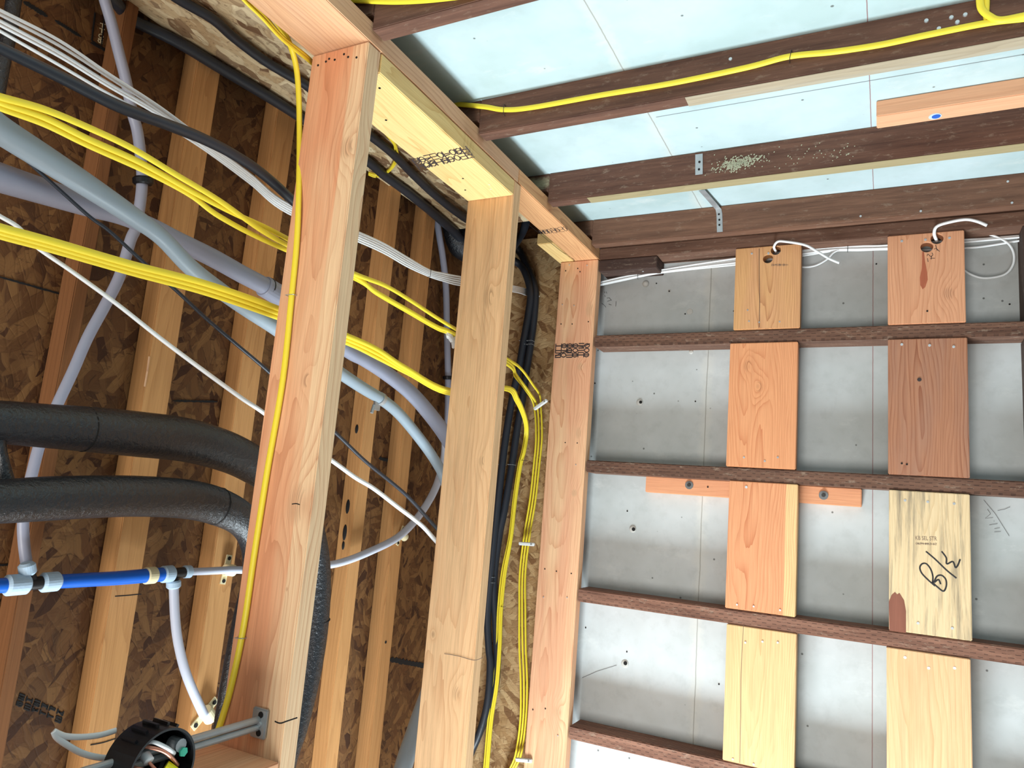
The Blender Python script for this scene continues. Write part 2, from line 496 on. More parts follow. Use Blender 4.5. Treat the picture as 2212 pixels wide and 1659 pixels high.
# ================================================================== the setting
def slab(name, x, y, z, mat, kind='structure', parent=None, label=None):
    bm = bmesh.new(); box(bm, ((x[0]+x[1])/2, (y[0]+y[1])/2, (z[0]+z[1])/2), (x[1]-x[0], y[1]-y[0], z[1]-z[0]))
    o = bm_to(name, bm, mat, parent)
    if parent is None: o['kind'] = kind
    if label: o['label'] = label
    return o
slab('floor', (-1.5, 2.6), (-3.0, 2.5), (FL-.05, FL), M['concrete'])
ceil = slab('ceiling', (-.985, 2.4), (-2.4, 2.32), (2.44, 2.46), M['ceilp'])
wall = slab('wall_far', (-1.34, 2.4), (2.30, 2.325), (FL, 2.44), M['wallp'])
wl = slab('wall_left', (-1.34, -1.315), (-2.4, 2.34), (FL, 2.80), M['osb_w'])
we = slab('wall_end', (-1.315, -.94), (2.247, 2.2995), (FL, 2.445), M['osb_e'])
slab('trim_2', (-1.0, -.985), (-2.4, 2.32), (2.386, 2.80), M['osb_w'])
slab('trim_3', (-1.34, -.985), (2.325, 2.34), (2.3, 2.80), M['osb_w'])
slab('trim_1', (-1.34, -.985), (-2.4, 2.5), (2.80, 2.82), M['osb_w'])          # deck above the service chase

def ragged(parent, x0, y0, x1, y1, plane, nrm, h, seed):
    """A ragged dark slot where two sheets meet."""
    rnd = random.Random(seed); n = 26
    a = P(x0, y0, plane); b = P(x1, y1, plane); N = Vector(nrm)
    up = Vector((0, 0, 1)); bm = bmesh.new(); T = []; B = []
    for i in range(n+1):
        t = i/n; p = a.lerp(b, t) + N*.0012
        e = min(t, 1-t)*6; e = min(1, e + .25)
        T.append((p + up*h*.5*e*(1 + .5*((i % 2)) + rnd.uniform(-.2, .2)), p - up*h*.5*e*(1+rnd.uniform(-.4, .2))))
    vt = [[bm.verts.new(u), bm.verts.new(d), bm.verts.new(u - N*.003), bm.verts.new(d - N*.003)] for u, d in T]
    for A, Q in zip(vt, vt[1:]):
        bm.faces.new((A[0], A[1], Q[1], Q[0])); bm.faces.new((A[2], A[0], Q[0], Q[2])); bm.faces.new((A[1], A[3], Q[3], Q[1]))
    return bm_to('sheet_gap', bm, M['hole'], parent)
LW = ('X', -1.315)
ragged(wl, 836, 1424, 930, 1442, LW, (1, 0, 0), .014, 1)
ragged(wl, 372, 866, 470, 868, LW, (1, 0, 0), .004, 2)
ragged(wl, -10, 596, 150, 641, LW, (1, 0, 0), .003, 3)
ragged(wl, -10, 1222, 45, 1218, LW, (1, 0, 0), .003, 4)
ragged(wl, 50, 4, 102, 36, LW, (1, 0, 0), .007, 5)
ragged(wl, 118, 44, 175, 80, LW, (1, 0, 0), .005, 6)
ragged(wl, 195, 92, 250, 122, LW, (1, 0, 0), .004, 7)
ragged(wl, 818, 990, 842, 996, LW, (1, 0, 0), .008, 8)
# printed panel on the strand board
strokes('stamp_print', [[(205, 28), (198, 88)], [(226, 30), (219, 98)], [(198, 88), (247, 120)]], LW, (1, 0, 0), .0035, M['hole'], wl, smooth=False)
stamp('stamp_print', 216, 50, -6, 44, 14, 4, 4, 1, LW, (1, 0, 0), M['cream'], wl, 3, .0018)
stamp('stamp_print', 42, 1498, 100, 40, -8, 30, 6, 2, LW, (1, 0, 0), M['hole'], wl, 5, .003, .7)
stamp('stamp_print', -12, 1300, 4, 60, 18, -4, 3, 1, LW, (1, 0, 0), M['hole'], wl, 8, .004, .7)

# ================================================================== wood for each board
def lk(px, axis, plane, cc, c, ha, hb):
    """knot seen at pixel px -> local (across, along) of the board."""
    p = P(px[0], px[1], plane); return (p[cc[0]] - c[0], p[cc[1]] - c[1], ha, hb)
X0, X1 = -.998, -.860
xc = (X0+X1)/2
ZB = 2.330                                    # underside of the top plate
def kn(px, plane, zc, cx, a, b):              # vertical boards
    p = P(px[0], px[1], plane); return (p.x - cx, p.z - zc, a, b)
Y1, Y2, Y3 = .962, 1.578, 2.206
zc = (ZB+FL)/2
W_stud1 = wood('fir_stud_rosy', (234, 184, 142), (190, 122, 84), 1.0, [kn((748, 318), ('Y', Y1), zc, xc, .016, .022), kn((640, 1088), ('Y', Y1), zc, xc, .02, .036),
               kn((660, 820), ('Y', Y1), zc, xc, .009, .014), kn((620, 1272), ('Y', Y1), zc, xc, .003, .004)],
               pith=(.012, -.06), freq=115, contrast=.65, sap=(238, 202, 160), sap_edge=.034, heart=(228, 160, 118))
W_stud2 = wood('fir_stud_tan', (240, 196, 148), (202, 142, 96), 2.4, [kn((1040, 995), ('Y', Y2), zc, xc, .009, .013), kn((936, 1370), ('Y', Y2), zc, xc, .008, .01),
               kn((985, 1497), ('Y', Y2), zc, xc, .011, .017), kn((1055, 640), ('Y', Y2), zc, xc, .015, .03)],
               pith=(.03, -.09), freq=105, contrast=.65, weather=.3, wcol=(150, 116, 84))
W_stud3 = wood('fir_stud_grained', (242, 196, 152), (200, 126, 86), 3.7, [kn((1272, 668), ('Y', Y3), zc, xc, .013, .03), kn((1253, 792), ('Y', Y3), zc, xc, .011, .014),
               kn((1249, 935), ('Y', Y3), zc, xc, .01, .02), kn((1240, 1065), ('Y', Y3), zc, xc, .01, .012), kn((1202, 1538), ('Y', Y3), zc, xc, .014, .018)],
               pith=(.02, -.05), freq=150, contrast=.7, heart=(232, 174, 136))
W_plate = wood('fir_plate', (222, 176, 138), (176, 118, 84), 5.0, [], pith=(.05, .04), freq=120, contrast=.6, heart=(222, 172, 128))
W_block = wood('pale_pine_block', (240, 206, 140), (206, 156, 88), 6.2, [], pith=(-.03, .03), freq=150, contrast=.6)
W_back_shaded = wood('back_stud_shaded', (128, 84, 50), (92, 56, 30), 30, [], pith=(.04, -.02), freq=110, contrast=.45)  # back stud wood darkened, shade of the far left painted into the colour
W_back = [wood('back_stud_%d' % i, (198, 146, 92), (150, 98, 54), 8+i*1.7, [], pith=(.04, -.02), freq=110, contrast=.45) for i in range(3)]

# ------------------------------------------------------------------ top plate and blocks of the stud wall
pl1 = board('top_plate', (X0, X1), (-1.6, 1.597), (ZB, 2.372), 'y', W_plate,
            'long wooden top plate running along the tops of the wall studs', 'lumber')
pl2 = board('top_plate', (-.946, X1), (1.5985, 2.246), (ZB+.001, 2.372), 'y',
            wood('fir_plate_far', (226, 172, 122), (178, 114, 72), 5.9, [], pith=(.05, .04), freq=130, contrast=.7),
            'cracked wooden top plate ending in the corner above the farthest stud', 'lumber')
pw = board('plate_filler_block', (-1.006, -.948), (2.03, 2.244), (ZB+.001, 2.368), 'y', W_block,
           'short pale wood filler beside the far top plate at the corner', 'lumber')
b12 = board('blocking_board', (X0, X1), (Y1+.040, Y2-.001), (2.288, ZB-.001), 'y', W_block,
            'pale yellow stamped block nailed up under the top plate between two studs', 'lumber')
stamp('grade_stamp', 888, 343, 118, -28, 20, 24, 9, 2, ('Z', 2.2878), (0, 0, -1), M['stamp'], b12, 11, .0034, .95)
stamp('grade_stamp', 1163, 497, 58, -8, 8, 10, 7, 1, ('Z', ZB+.0008), (0, 0, -1), M['stamp'], pl2, 12, .0018, .95)
nails(b12, [(834, 259), (820, 190), (1000, 385), (1005, 410)], ('Z', 2.288), (0, 0, -1), .003, M['hole'])
nails(b12, [(1057, 398), (1060, 408)], ('Z', 2.288), (0, 0, -1), .003, M['chip'])
strokes('crack', [[(1141, 484), (1175, 512), (1210, 541), (1241, 561)]], ('Z', ZB+.0008), (0, 0, -1), .0012, M['hole'], pl2)
# ------------------------------------------------------------------ three studs
st1 = board('wall_stud', (X0, X1), (Y1, Y1+.038), (FL, ZB-.001), 'z', W_stud1,
            'nearest upright rosy wood stud with a yellow cable stapled down it', 'stud', 'bright studs of the open wall', segs=24)
st2 = board('wall_stud', (X0, X1), (Y2, Y2+.038), (FL, ZB-.001), 'z', W_stud2,
            'middle upright tan stud with a mossy dark-stained edge', 'stud', 'bright studs of the open wall', segs=24)
st3 = board('wall_stud', (X0+.002, X1), (Y3, Y3+.038), (FL, ZB), 'z', W_stud3,
            'farthest bright stud in the corner carrying a black two-row grade stamp', 'stud', 'bright studs of the open wall', segs=24)
nails(st1, [(687, 141), (704, 133), (711, 127), (723, 129), (743, 117), (752, 123), (770, 124)], ('Y', Y1), (0, -1, 0), .0026, M['hole'], 'nail_hole', .0006)
nails(st3, [(1230, 572), (1268, 573)], ('Y', Y3), (0, -1, 0), .003)
nails(st3, [(1222, 585), (1248, 580), (1253, 587), (1212, 700), (1236, 700), (1271, 695), (1221, 956), (1247, 957), (1177, 1229), (1202, 1234), (1234, 1239), (1151, 1533), (1178, 1531)],
      ('Y', Y3), (0, -1, 0), .0026, M['hole'], 'nail_hole', .0006)
nails(st3, [(1215, 658), (1240, 660), (1244, 1004), (1174, 1290), (1225, 1291), (1205, 1589)], ('Y', Y3), (0, -1, 0), .0024)
stamp('grade_stamp', 1201, 743, 74, -1, -2, 30, 6, 3, ('Y', Y3), (0, -1, 0), M['stamp'], st3, 21, .0034, .95)
strokes('knot_check', [[(631, 1089), (640, 1088), (648, 1090)]], ('Y', Y1), (0, -1, 0), .0018, M['hole'], st1)
strokes('split', [[(594, 1558), (606, 1562), (622, 1557), (643, 1550)]], ('Y', Y1), (0, -1, 0), .0022, M['hole'], st1)
strokes('split', [[(960, 1412), (990, 1417), (1024, 1426), (1043, 1420)]], ('Y', Y2), (0, -1, 0), .0014, M['stampd'], st2)
# lower nailing block between the near studs
lb = board('blocking_board', (X0, X1), (.2, Y1-.001), (1.024, 1.064), 'y', W_stud1,
           'rosy wood block low between the studs under the round electrical box', 'lumber')

# ------------------------------------------------------------------ strand-board soffit over the chase
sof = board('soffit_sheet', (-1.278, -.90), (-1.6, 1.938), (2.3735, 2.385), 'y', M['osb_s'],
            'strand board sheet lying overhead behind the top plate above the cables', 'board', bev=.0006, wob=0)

# ------------------------------------------------------------------ studs on the strand board wall
K = 1.27
for i, (a, b, lab) in enumerate(((.5913*K, .6105*K, 'stud at the far left behind the white tube, shade painted into its brown'),
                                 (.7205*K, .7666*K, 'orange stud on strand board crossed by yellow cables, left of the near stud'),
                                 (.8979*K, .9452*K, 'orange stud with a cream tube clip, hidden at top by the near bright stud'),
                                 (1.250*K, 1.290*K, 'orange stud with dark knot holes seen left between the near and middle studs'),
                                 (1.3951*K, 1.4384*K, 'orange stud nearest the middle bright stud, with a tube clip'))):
    o = board('back_stud', (-1.3145, -1.27), (a, b), (FL, 2.50), 'z', W_back[i % 3] if i else W_back_shaded, lab, 'stud', 'studs on the strand board wall', segs=20)
    if i == 3:
        for (x, y, w_, h_) in ((722, 925, .005, .013), (750, 1094, .006, .02), (744, 1150, .006, .022), (740, 1178, .004, .012)):
            p = P(x, y, ('Y', a)); p.x = -1.292; bm = bmesh.new()
            bmesh.ops.create_uvsphere(bm, u_segments=12, v_segments=8, radius=1)
            for v in bm.verts: v.co = Vector((v.co.x*w_*1.2, v.co.y*.002, v.co.z*h_)) + p
            bm_to('knot_hole', bm, M['hole'], o, True)
    if i == 4:
        nail(o, P(833, 1387, ('X', -1.27)), (1, 0, 0), .005, M['hole'], name='knot_hole')
    if i == 1:
        strokes('split', [[(248, 1288), (275, 1286), (305, 1283)]], ('X', -1.27), (1, 0, 0), .002, M['hole'], o)
        strokes('split', [[(195, 1609), (222, 1604), (250, 1595)]], ('X', -1.27), (1, 0, 0), .002, M['hole'], o)
        strokes('pitch_seam', [[(322, 770), (318, 800), (312, 835)]], ('X', -1.27), (1, 0, 0), .004, W_plate, o)

# ================================================================== ceiling joists
JT = 2.4395
jn = ['farthest forward brown ceiling joist, cut by the top of the picture',
      'brown ceiling joist with a yellow cable stapled along its side',
      'brown ceiling joist with a pale crusty patch and a bare cream lower edge',
      'brown ceiling joist tight against the grey wall in the corner, ends at the stud wall']
jys = (.963, 1.371, 1.777, 2.131)
J = []
for i, y in enumerate(jys):
    J.append(board('ceiling_joist', (-.857, 1.7), (y, y+.038), (2.354 if i == 3 else 2.352, JT), 'x',
             treated('treated_joist_%d' % i, (116, 82, 66) if i < 3 else (128, 92, 72), (78, 52, 42) if i < 3 else (90, 62, 48), incise=False, worn=.25 if i != 2 else .4, seed=i*2.2,
                     patch=(.0, .0, .05) if i == 2 else None), jn[i], 'joist', 'brown ceiling joists', segs=30))
    board('joist_end', (-.98, -.8575), (y+.0004, y+.0376), (2.386, JT), 'x', J[-1].data.materials[0], parent=J[-1], wob=0)
# bare, unstained lower edges
W_bare = wood('bare_weathered_wood', (172, 158, 134), (120, 104, 84), 9.3, [], freq=120, contrast=.4, weather=.5, wcol=(170, 164, 150))
W_bare2 = wood('bare_cream_wood', (164, 150, 114), (120, 104, 72), 4.3, [], freq=120, contrast=.3)
p = onZ(1488, 228, 2.352); board('bare_edge', (p.x, 1.69), (1.3725, 1.4075), (2.3505, 2.3519), 'x', W_bare, parent=J[1], wob=0)
p = onZ(1276, 436, 2.352); board('bare_edge', (p.x, 1.69), (1.7785, 1.8135), (2.3505, 2.3519), 'x', W_bare2, parent=J[2], wob=0)
nails(J[1], [(2001, 45), (2028, 62), (2055, 38), (2068, 48), (2085, 32), (1578, 128)], ('Y', 1.371), (0, -1, 0), .0042, None, 'nail', .002)
nails(J[3], [(2177, 392), (2186, 438), (1859, 467), (1989, 456)], ('Y', 2.131), (0, -1, 0), .0034)
# dark stain near the right end
W_scr = plain('grey_green_fibres', (172, 172, 146), .8)
# pale scraped patch on the third joist, built as torn fibres
rnd = random.Random(5)
L = []
for i in range(330):
    gx = rnd.gauss(0, 1); gy = rnd.gauss(0, 1)
    x = 1594 + gx*22; y = 354 + gy*6.5 - gx*4.2; l = rnd.uniform(1.5, 6)
    L.append([(x, y), (x+l*.5, y-l*.6)])
strokes('scraped_patch', L, ('Y', 1.777), (0, -1, 0), .0030, W_scr, J[2], smooth=False)['kind'] = 'stuff'
L = []
for i in range(70):
    x = rnd.uniform(1520, 1850); y = 352 - (x-1592)*.09 + rnd.gauss(0, 12); l = rnd.uniform(1, 3.2)
    L.append([(x, y), (x+l*.4, y-l)])
strokes('scraped_patch', L, ('Y', 1.777), (0, -1, 0), .0022, W_scr, J[2], smooth=False)['kind'] = 'stuff'

# ================================================================== far wall framing
WF = 2.21
rail = board('wall_rail', (-.857, 1.7), (WF, 2.2995), (2.329, 2.368), 'x', treated('treated_rail', seed=5.1, incise=False),
             'long brown rail along the top of the grey wall under the last joist', 'rail', segs=30)
board('wall_rail', (-.857, 1.7), (WF+.002, 2.2995), (2.3695, 2.4385), 'x', treated('treated_rail_upper', seed=6.1, incise=False),
      'upper brown rail hidden in the shadow gap behind the last joist', 'rail', segs=4)
gz = ((2.030, 2.068), (1.618, 1.656), (1.214, 1.254), (.811, .849))
gl = ['topmost horizontal brown girt crossing the grey wall', 'second brown girt from the top, just above the small bolted cleat',
      'third brown girt from the top, with a splintered knot near the stud', 'lowest visible brown girt, leaving the bottom of the picture']
G = []
for i, (a, b) in enumerate(gz):
    G.append(board('wall_girt', (-.857, 1.7), (WF, 2.2995), (a, b), 'x', treated('treated_girt_%d' % i, (124, 90, 72) if i < 2 else (150, 108, 88), (82, 55, 43) if i < 2 else (98, 64, 50), seed=10+i*3.3, incise=True, worn=.45),
                   gl[i], 'girt', 'brown girts across the grey wall', segs=30, bev=.003))
sb = board('short_block', (-.857, -.659), (WF, 2.2995), (2.289, 2.3275), 'x', treated('treated_short', (84, 62, 54), (58, 42, 36), seed=21, incise=False),
      'short dark brown block under the top rail beside the corner stud', 'lumber')
nail(sb, P(1389, 586, ('Z', 2.289)), (0, 0, -1), .004)
# posts between girts at the right edge
lv = [(2.069, 2.328), (1.657, 2.029), (1.255, 1.617), (.85, 1.213)]
pn = ['top', 'second', 'third', 'lowest']
for i, (a, b) in enumerate(lv):
    board('end_post', (.322, .36), (WF+.004, 2.2995), (a, b), 'z', treated('treated_post_%d' % i, (92, 74, 64), (66, 50, 44), seed=31+i, incise=False),
          'dark upright post piece at the right edge of the picture, %s of four' % pn[i], 'post', 'post pieces at the right edge')

# flat blocking boards nailed between the girts, two columns
def px_x(x, y): return onY(x, y, WF).x
specs = [
 ('c1a', 1587, 1729, 620, lv[0], (216, 162, 116), (166, 106, 68), [], dict(freq=170, contrast=.8, heart=(218, 166, 112)), 'split orange board under the top rail with two holes, left column'),
 ('c1b', 1573, 1721, 870, lv[1], (224, 158, 112), (188, 106, 66), [((1615, 790), .012, .018), ((1640, 836), .012, .016)], dict(freq=180, contrast=.75), 'orange board with two ring knots, second down in the left column'),
 ('c1c', 1571, 1721, 1175, lv[2], (224, 158, 114), (182, 100, 62), [], dict(freq=170, contrast=.75, sap=(232, 196, 140), sap_edge=.062), 'orange board with a yellow sapwood stripe on its right edge, left column'),
 ('c1d', 1565, 1718, 1500, lv[3], (230, 190, 138), (192, 140, 88), [], dict(freq=200, contrast=.55, weather=.15, wcol=(150, 120, 84)), 'pale tan board with speckled grain at the bottom of the left column'),
 ('c2a', 1918, 2085, 600, lv[0], (218, 160, 122), (180, 112, 76), [((2049, 634), .014, .018)], dict(freq=150, contrast=.7), 'rosy board with two holes and a long red resin streak, right column top'),
 ('c2b', 1918, 2092, 880, lv[1], (176, 124, 94), (132, 74, 50), [], dict(freq=170, contrast=.8, heart=(164, 122, 100)), 'brownish red board with strong vertical grain, second in the right column'),
 ('c2c', 1920, 2097, 1220, lv[2], (226, 200, 158), (188, 152, 106), [], dict(freq=190, contrast=.5, weather=.9, wcol=(128, 116, 98)), 'weathered pale board with black marker writing in the right column'),
 ('c2d', 1915, 2098, 1540, lv[3], (232, 188, 142), (196, 140, 92), [], dict(freq=100, contrast=.6, weather=.3, wcol=(172, 140, 104)), 'light tan board with wavy grain at the bottom of the right column')]
BB = {}
for k, (nm, xl, xr, yy, (za, zb), lt, dk, kns, kw, lab) in enumerate(specs):
    xa, xb = px_x(xl, yy), px_x(xr, yy); cz = (za+zb)/2; cx = (xa+xb)/2
    kk = [kn(q[0], ('Y', WF), cz, cx, q[1], q[2]) for q in kns]
    m = wood('block_wood_%d' % k, lt, dk, 40+k*2.3, kk, pith=(.01+.01*(k % 3), -.045), **kw)
    BB[nm] = board('blocking_board', (xa, xb), (WF-.0015, WF+.0365), (za+.0005, zb-.0005), 'z', m, lab, 'lumber', 'flat boards between the wall girts')
def drill(o, pix, r):
    mods = []
    for (x, y) in pix:
        p = P(x, y, ('Y', WF))
        bm = cyl_between(bmesh.new(), p + Vector((0, -.03, 0)), p + Vector((0, .06, 0)), r, 28)
        me = bpy.data.meshes.new('cutter'); bm.to_mesh(me); bm.free()
        c = bpy.data.objects.new('cutter', me); C.objects.link(c)
        md = o.modifiers.new('hole', 'BOOLEAN'); md.operation = 'DIFFERENCE'; md.object = c; md.solver = 'EXACT'
        mods.append(c)
    bpy.context.view_layer.update()
    dg = bpy.context.evaluated_depsgraph_get()
    me = bpy.data.meshes.new_from_object(o.evaluated_get(dg))
    o.modifiers.clear(); o.data = me
    for c in mods: bpy.data.objects.remove(c)
drill(BB['c1a'], [(1676, 541), (1659, 559)], .0145)
drill(BB['c2a'], [(2024, 516), (2002, 534)], .0155)
FY = ('Y', WF-.0015); NY = (0, -1, 0)
nails(BB['c1a'], [(1624, 548), (1660, 547)], FY, NY, .0038)
nails(BB['c1a'], [(1618, 694), (1640, 696), (1684, 695), (1615, 670)], FY, NY, .003, M['steel'])
nails(BB['c2a'], [(1948, 521), (2051, 514), (1999, 518)], FY, NY, .0042)
nails(BB['c2a'], [(2003, 672)], FY, NY, .003, M['hole'])
nails(BB['c2b'], [(1948, 744), (2008, 746), (2060, 749)], FY, NY, .0042)
nails(BB['c2b'], [(1986, 820)], FY, NY, .006, M['stamp'])
nails(BB['c2b'], [(1948, 1001), (1959, 1003)], FY, NY, .003, M['hole'])
nails(BB['c1b'], [(1607, 988), (1652, 996), (1680, 988)], FY, NY, .0034, M['steel'])
nails(BB['c1c'], [(1612, 1052)], FY, NY, .0045)
nails(BB['c1c'], [(1592, 1306), (1628, 1310), (1685, 1318)], FY, NY, .0032, M['steel'])
nails(BB['c1d'], [(1610, 1388), (1647, 1386), (1680, 1388), (1583, 1640), (1628, 1651)], FY, NY, .0034, M['steel'])
nails(BB['c2c'], [(1955, 1081), (2004, 1084), (2061, 1088), (1983, 1346), (2057, 1357)], FY, NY, .004, M['steel'])
nails(BB['c2d'], [(1955, 1420), (2006, 1443), (2062, 1443)], FY, NY, .0042)
strokes('split', [[(1640, 537), (1640, 600), (1641, 660), (1640, 707)]], FY, NY, .0016, M['stamp'], BB['c1a'])
strokes('split', [[(1606, 1350), (1601, 1450), (1600, 1550), (1598, 1648)]], FY, NY, .0012, M['stampd'], BB['c1d'])
# resin streak, paint corner and pen marks
def blob(name, pix, plane, nrm, mat, parent, lift=.0006):
    bm = bmesh.new(); N = Vector(nrm)
    vs = [bm.verts.new(P(x, y, plane) + N*lift) for x, y in pix]
    f = bm.faces.new(vs)
    r = bmesh.ops.extrude_face_region(bm, geom=[f])
    for v in r['geom']:
        if isinstance(v, bmesh.types.BMVert): v.co -= N*lift*2
    bmesh.ops.recalc_face_normals(bm, faces=bm.faces)
    return bm_to(name, bm, mat, parent)
W_resin = wood('red_resin_wood', (176, 100, 72), (140, 70, 46), 60, [], freq=100, contrast=.3)
blob('resin_streak', [(1992, 544), (1996, 544), (1998, 562), (2003, 590), (2004, 604), (1999, 620), (1993, 625), (1988, 616), (1987, 600), (1991, 580), (1992, 560)], FY, NY, W_resin, BB['c2a'])
W_scab = wood('brown_bark_scab', (140, 88, 70), (112, 66, 52), 63, [], freq=60, contrast=.3)
blob('bark_scab', [(1921, 1362), (1920, 1300), (1926, 1285), (1933, 1279), (1938, 1284), (1943, 1281), (1953, 1297), (1957, 1320), (1957, 1367)], FY, NY, W_scab, BB['c2c'])
strokes('marker_writing', [
    [(2000, 1191), (2020, 1208), (2045, 1232), (2066, 1249)],
    [(2034, 1191), (2044, 1205), (2045, 1218), (2057, 1213), (2061, 1218), (2064, 1226), (2069, 1221), (2074, 1208)],
    [(2020, 1266), (2004, 1252), (1991, 1238), (1987, 1226), (1992, 1218), (2001, 1218), (2010, 1229), (2015, 1245), (2014, 1262)],
    [(2014, 1258), (2026, 1269), (2038, 1277), (2044, 1266), (2043, 1252), (2034, 1243), (2024, 1245), (2018, 1258), (2027, 1252), (2032, 1262)]],
    FY, NY, .0038, M['ink'], BB['c2c'])
X3 = lambda a, b: (1950+a/5.53, 350+b/5.53)
strokes('marker_writing', [[X3(392, 990), X3(412, 1060)], [X3(372, 1042), X3(400, 1035), X3(440, 1070)],
    [X3(348, 1085), X3(360, 1110), X3(335, 1130), X3(300, 1100), X3(292, 1125)], [X3(330, 1150), X3(385, 1150)], [X3(345, 1120), X3(340, 1165)],
    [X3(296, 1150), X3(304, 1195)]], FY, NY, .0014, M['ink'], BB['c2a'])
def text(name, body, p, q, plane, nrm, mat, parent, h):
    """Stamped lettering from pixel p towards pixel q, letters h metres tall."""
    cu = bpy.data.curves.new(name, 'FONT'); cu.body = body; cu.size = h*1.35; cu.extrude = .0003
    t = bpy.data.objects.new('t', cu); C.objects.link(t)
    bpy.context.view_layer.update()
    me = bpy.data.meshes.new_from_object(t.evaluated_get(bpy.context.evaluated_depsgraph_get()))
    bpy.data.objects.remove(t)
    a = P(*p, plane); b = P(*q, plane); ux = (b-a).normalized(); N = Vector(nrm); uy = N.cross(ux)
    wdt = max(v.co.x for v in me.vertices); s = (b-a).length/wdt
    for v in me.vertices: v.co = a + ux*v.co.x*s + uy*v.co.y + N*(v.co.z+.0004)
    return link(name, me, mat, parent)
text('grade_stamp', 'KB SEL STR', (1977, 1166), (2024, 1168), FY, NY, M['stampd'], BB['c2c'], .011)
stamp('grade_stamp', 1978, 1172, 46, 1.5, 0, 5, 11, 1, FY, NY, M['stampd'], BB['c2c'], 31, .0008)
stamp('grade_stamp', 1666, 570, 38, 0, 0, 6, 9, 1, FY, NY, M['stampd'], BB['c1a'], 32, .0009)
PY = ('Y', 2.2995)
strokes('pen_marks', [[(1305, 630), (1307, 633)], [(1309, 630), (1311, 634)], [(1306, 638), (1308, 641)],
    [(1311, 644), (1316, 643), (1321, 649)], [(1312, 651), (1321, 648)], [(1315, 657), (1321, 659)], [(1331, 651), (1330, 662)],
    [(1300, 655), (1306, 660), (1309, 664)]], PY, NY, .0012, M['ink'], wall, smooth=False)
strokes('pen_marks', [[(2125, 1080), (2150, 1110), (2180, 1158)], [(2155, 1103), (2170, 1100), (2182, 1095)], [(2133, 1100), (2140, 1110), (2128, 1120), (2145, 1118)],
    [(2137, 1134), (2155, 1131)], [(2148, 1142), (2160, 1140)], [(2148, 1149), (2162, 1148)]], PY, NY, .0009, M['stamp'], wall, smooth=False)
strokes('scratch', [[(1258, 1464), (1290, 1450), (1332, 1437)]], PY, NY, .001, M['stamp'], wall, smooth=False)

# plugs and drilled pits in the grey sheet
def plug(x, y, r, hole=None, dome=.35):
    p = P(x, y, PY); bm = bmesh.new()
    bmesh.ops.create_uvsphere(bm, u_segments=20, v_segments=12, radius=1)
    for v in bm.verts: v.co = Vector((v.co.x*r, v.co.y*r*dome, v.co.z*r)) + p
    o = bm_to('plug', bm, M['patch'], wall, True)
    if hole:
        q = p + Vector((hole[0]*r, -r*dome*.75, hole[1]*r))
        cyl('pit', q + Vector((0, .004, 0)), q - Vector((0, .0012, 0)), r*hole[2], M['hole'], o, sides=14)
plug(1395, 613, .0115, None, .8); plug(1490, 673, .010, None, .15); plug(1446, 628, .005, (0, -.4, .5), .4); plug(1493, 760, .007, None, .3)
plug(1382, 869, .0115, (.35, 0, .45)); plug(1367, 1143, .0115, (.3, 0, .5)); plug(1350, 1434, .012, (.15, .2, .5), .15)
nails(wall, [(1418, 612), (1285, 828), (1893, 570), (2181, 657), (1265, 1356), (1553, 1478), (1354, 1408), (1355, 1104), (1502, 867), (1480, 678)], PY, NY, .0028, M['hole'], 'pit', .0008)

# bolted cleat behind the left column
W_cleat = wood('fresh_cleat_wood', (222, 158, 118), (190, 118, 80), 71, [], freq=90, contrast=.4)
cl = board('bolted_cleat', (onY(1395, 1040, 2.262).x, onY(1861, 1080, 2.262).x), (2.262, 2.2995), (1.568, 1.6175), 'x', W_cleat,
           'narrow fresh wood cleat bolted to the grey wall behind the left board column', 'lumber')
for (x, y) in ((1489, 1048), (1779, 1070)):
    p = P(x, y, ('Y', 2.262))
    wsh = cyl('washer', p, p - Vector((0, .002, 0)), .0125, M['zinc'], cl, sides=24)
    cyl('bolt_head', p - Vector((0, .002, 0)), p - Vector((0, .008, 0)), .0055, M['dwire'], wsh, sides=6)
nail(cl, P(1529, 1052, ('Y', 2.262)), NY, .003, M['hole'])
# ceiling cleat with the blue paper dot
cc = board('ceiling_cleat', (-.017, 1.2), (1.661, 1.7165), (2.401, 2.4385), 'x', wood('ceiling_cleat_wood', (228, 172, 134), (196, 130, 92), 77, [], freq=60, contrast=.45),
           'fresh pink wood cleat screwed to the ceiling, with a small blue dot', 'lumber')
p = onZ(2020, 251, 2.401)
cyl('paper_dot', p + Vector((0, 0, .001)), p - Vector((0, 0, .0008)), .0125, M['sticker_w'], cc)
cyl('paper_dot', p + Vector((0.002, 0, .001)), p - Vector((-.002, 0, .0014)), .0085, M['sticker'], cc)

# ------------------------------------------------------------------ metal straps
def strap(name, pts, wdir, wd, label, holes=()):
    bm = bmesh.new(); W = Vector(wdir).normalized()*wd*.5; T = []
    P3 = [Vector(p) for p in pts]
    for i, p in enumerate(P3):
        t = (P3[min(i+1, len(P3)-1)] - P3[max(i-1, 0)]).normalized(); n_ = t.cross(W).normalized()*.0008
        T.append([bm.verts.new(p+W+n_), bm.verts.new(p-W+n_), bm.verts.new(p-W-n_), bm.verts.new(p+W-n_)])
    for a, b in zip(T, T[1:]):
        for k in range(4): bm.faces.new((a[k], a[(k+1) % 4], b[(k+1) % 4], b[k]))
    bm.faces.new(list(reversed(T[0]))); bm.faces.new(T[-1])
    bmesh.ops.recalc_face_normals(bm, faces=bm.faces)
    o = tag(bm_to(name, bm, M['steel'], None), label, 'metal strap', 'flat metal straps on the ceiling joists')
    for h in holes:
        cyl('strap_hole', Vector(h)+Vector((0, .0005, 0)), Vector(h)-Vector((0, .0014, 0)), .003, M['hole'], o, sides=12)
    return o
q = lambda x, y, Y: onY(x, y, Y)
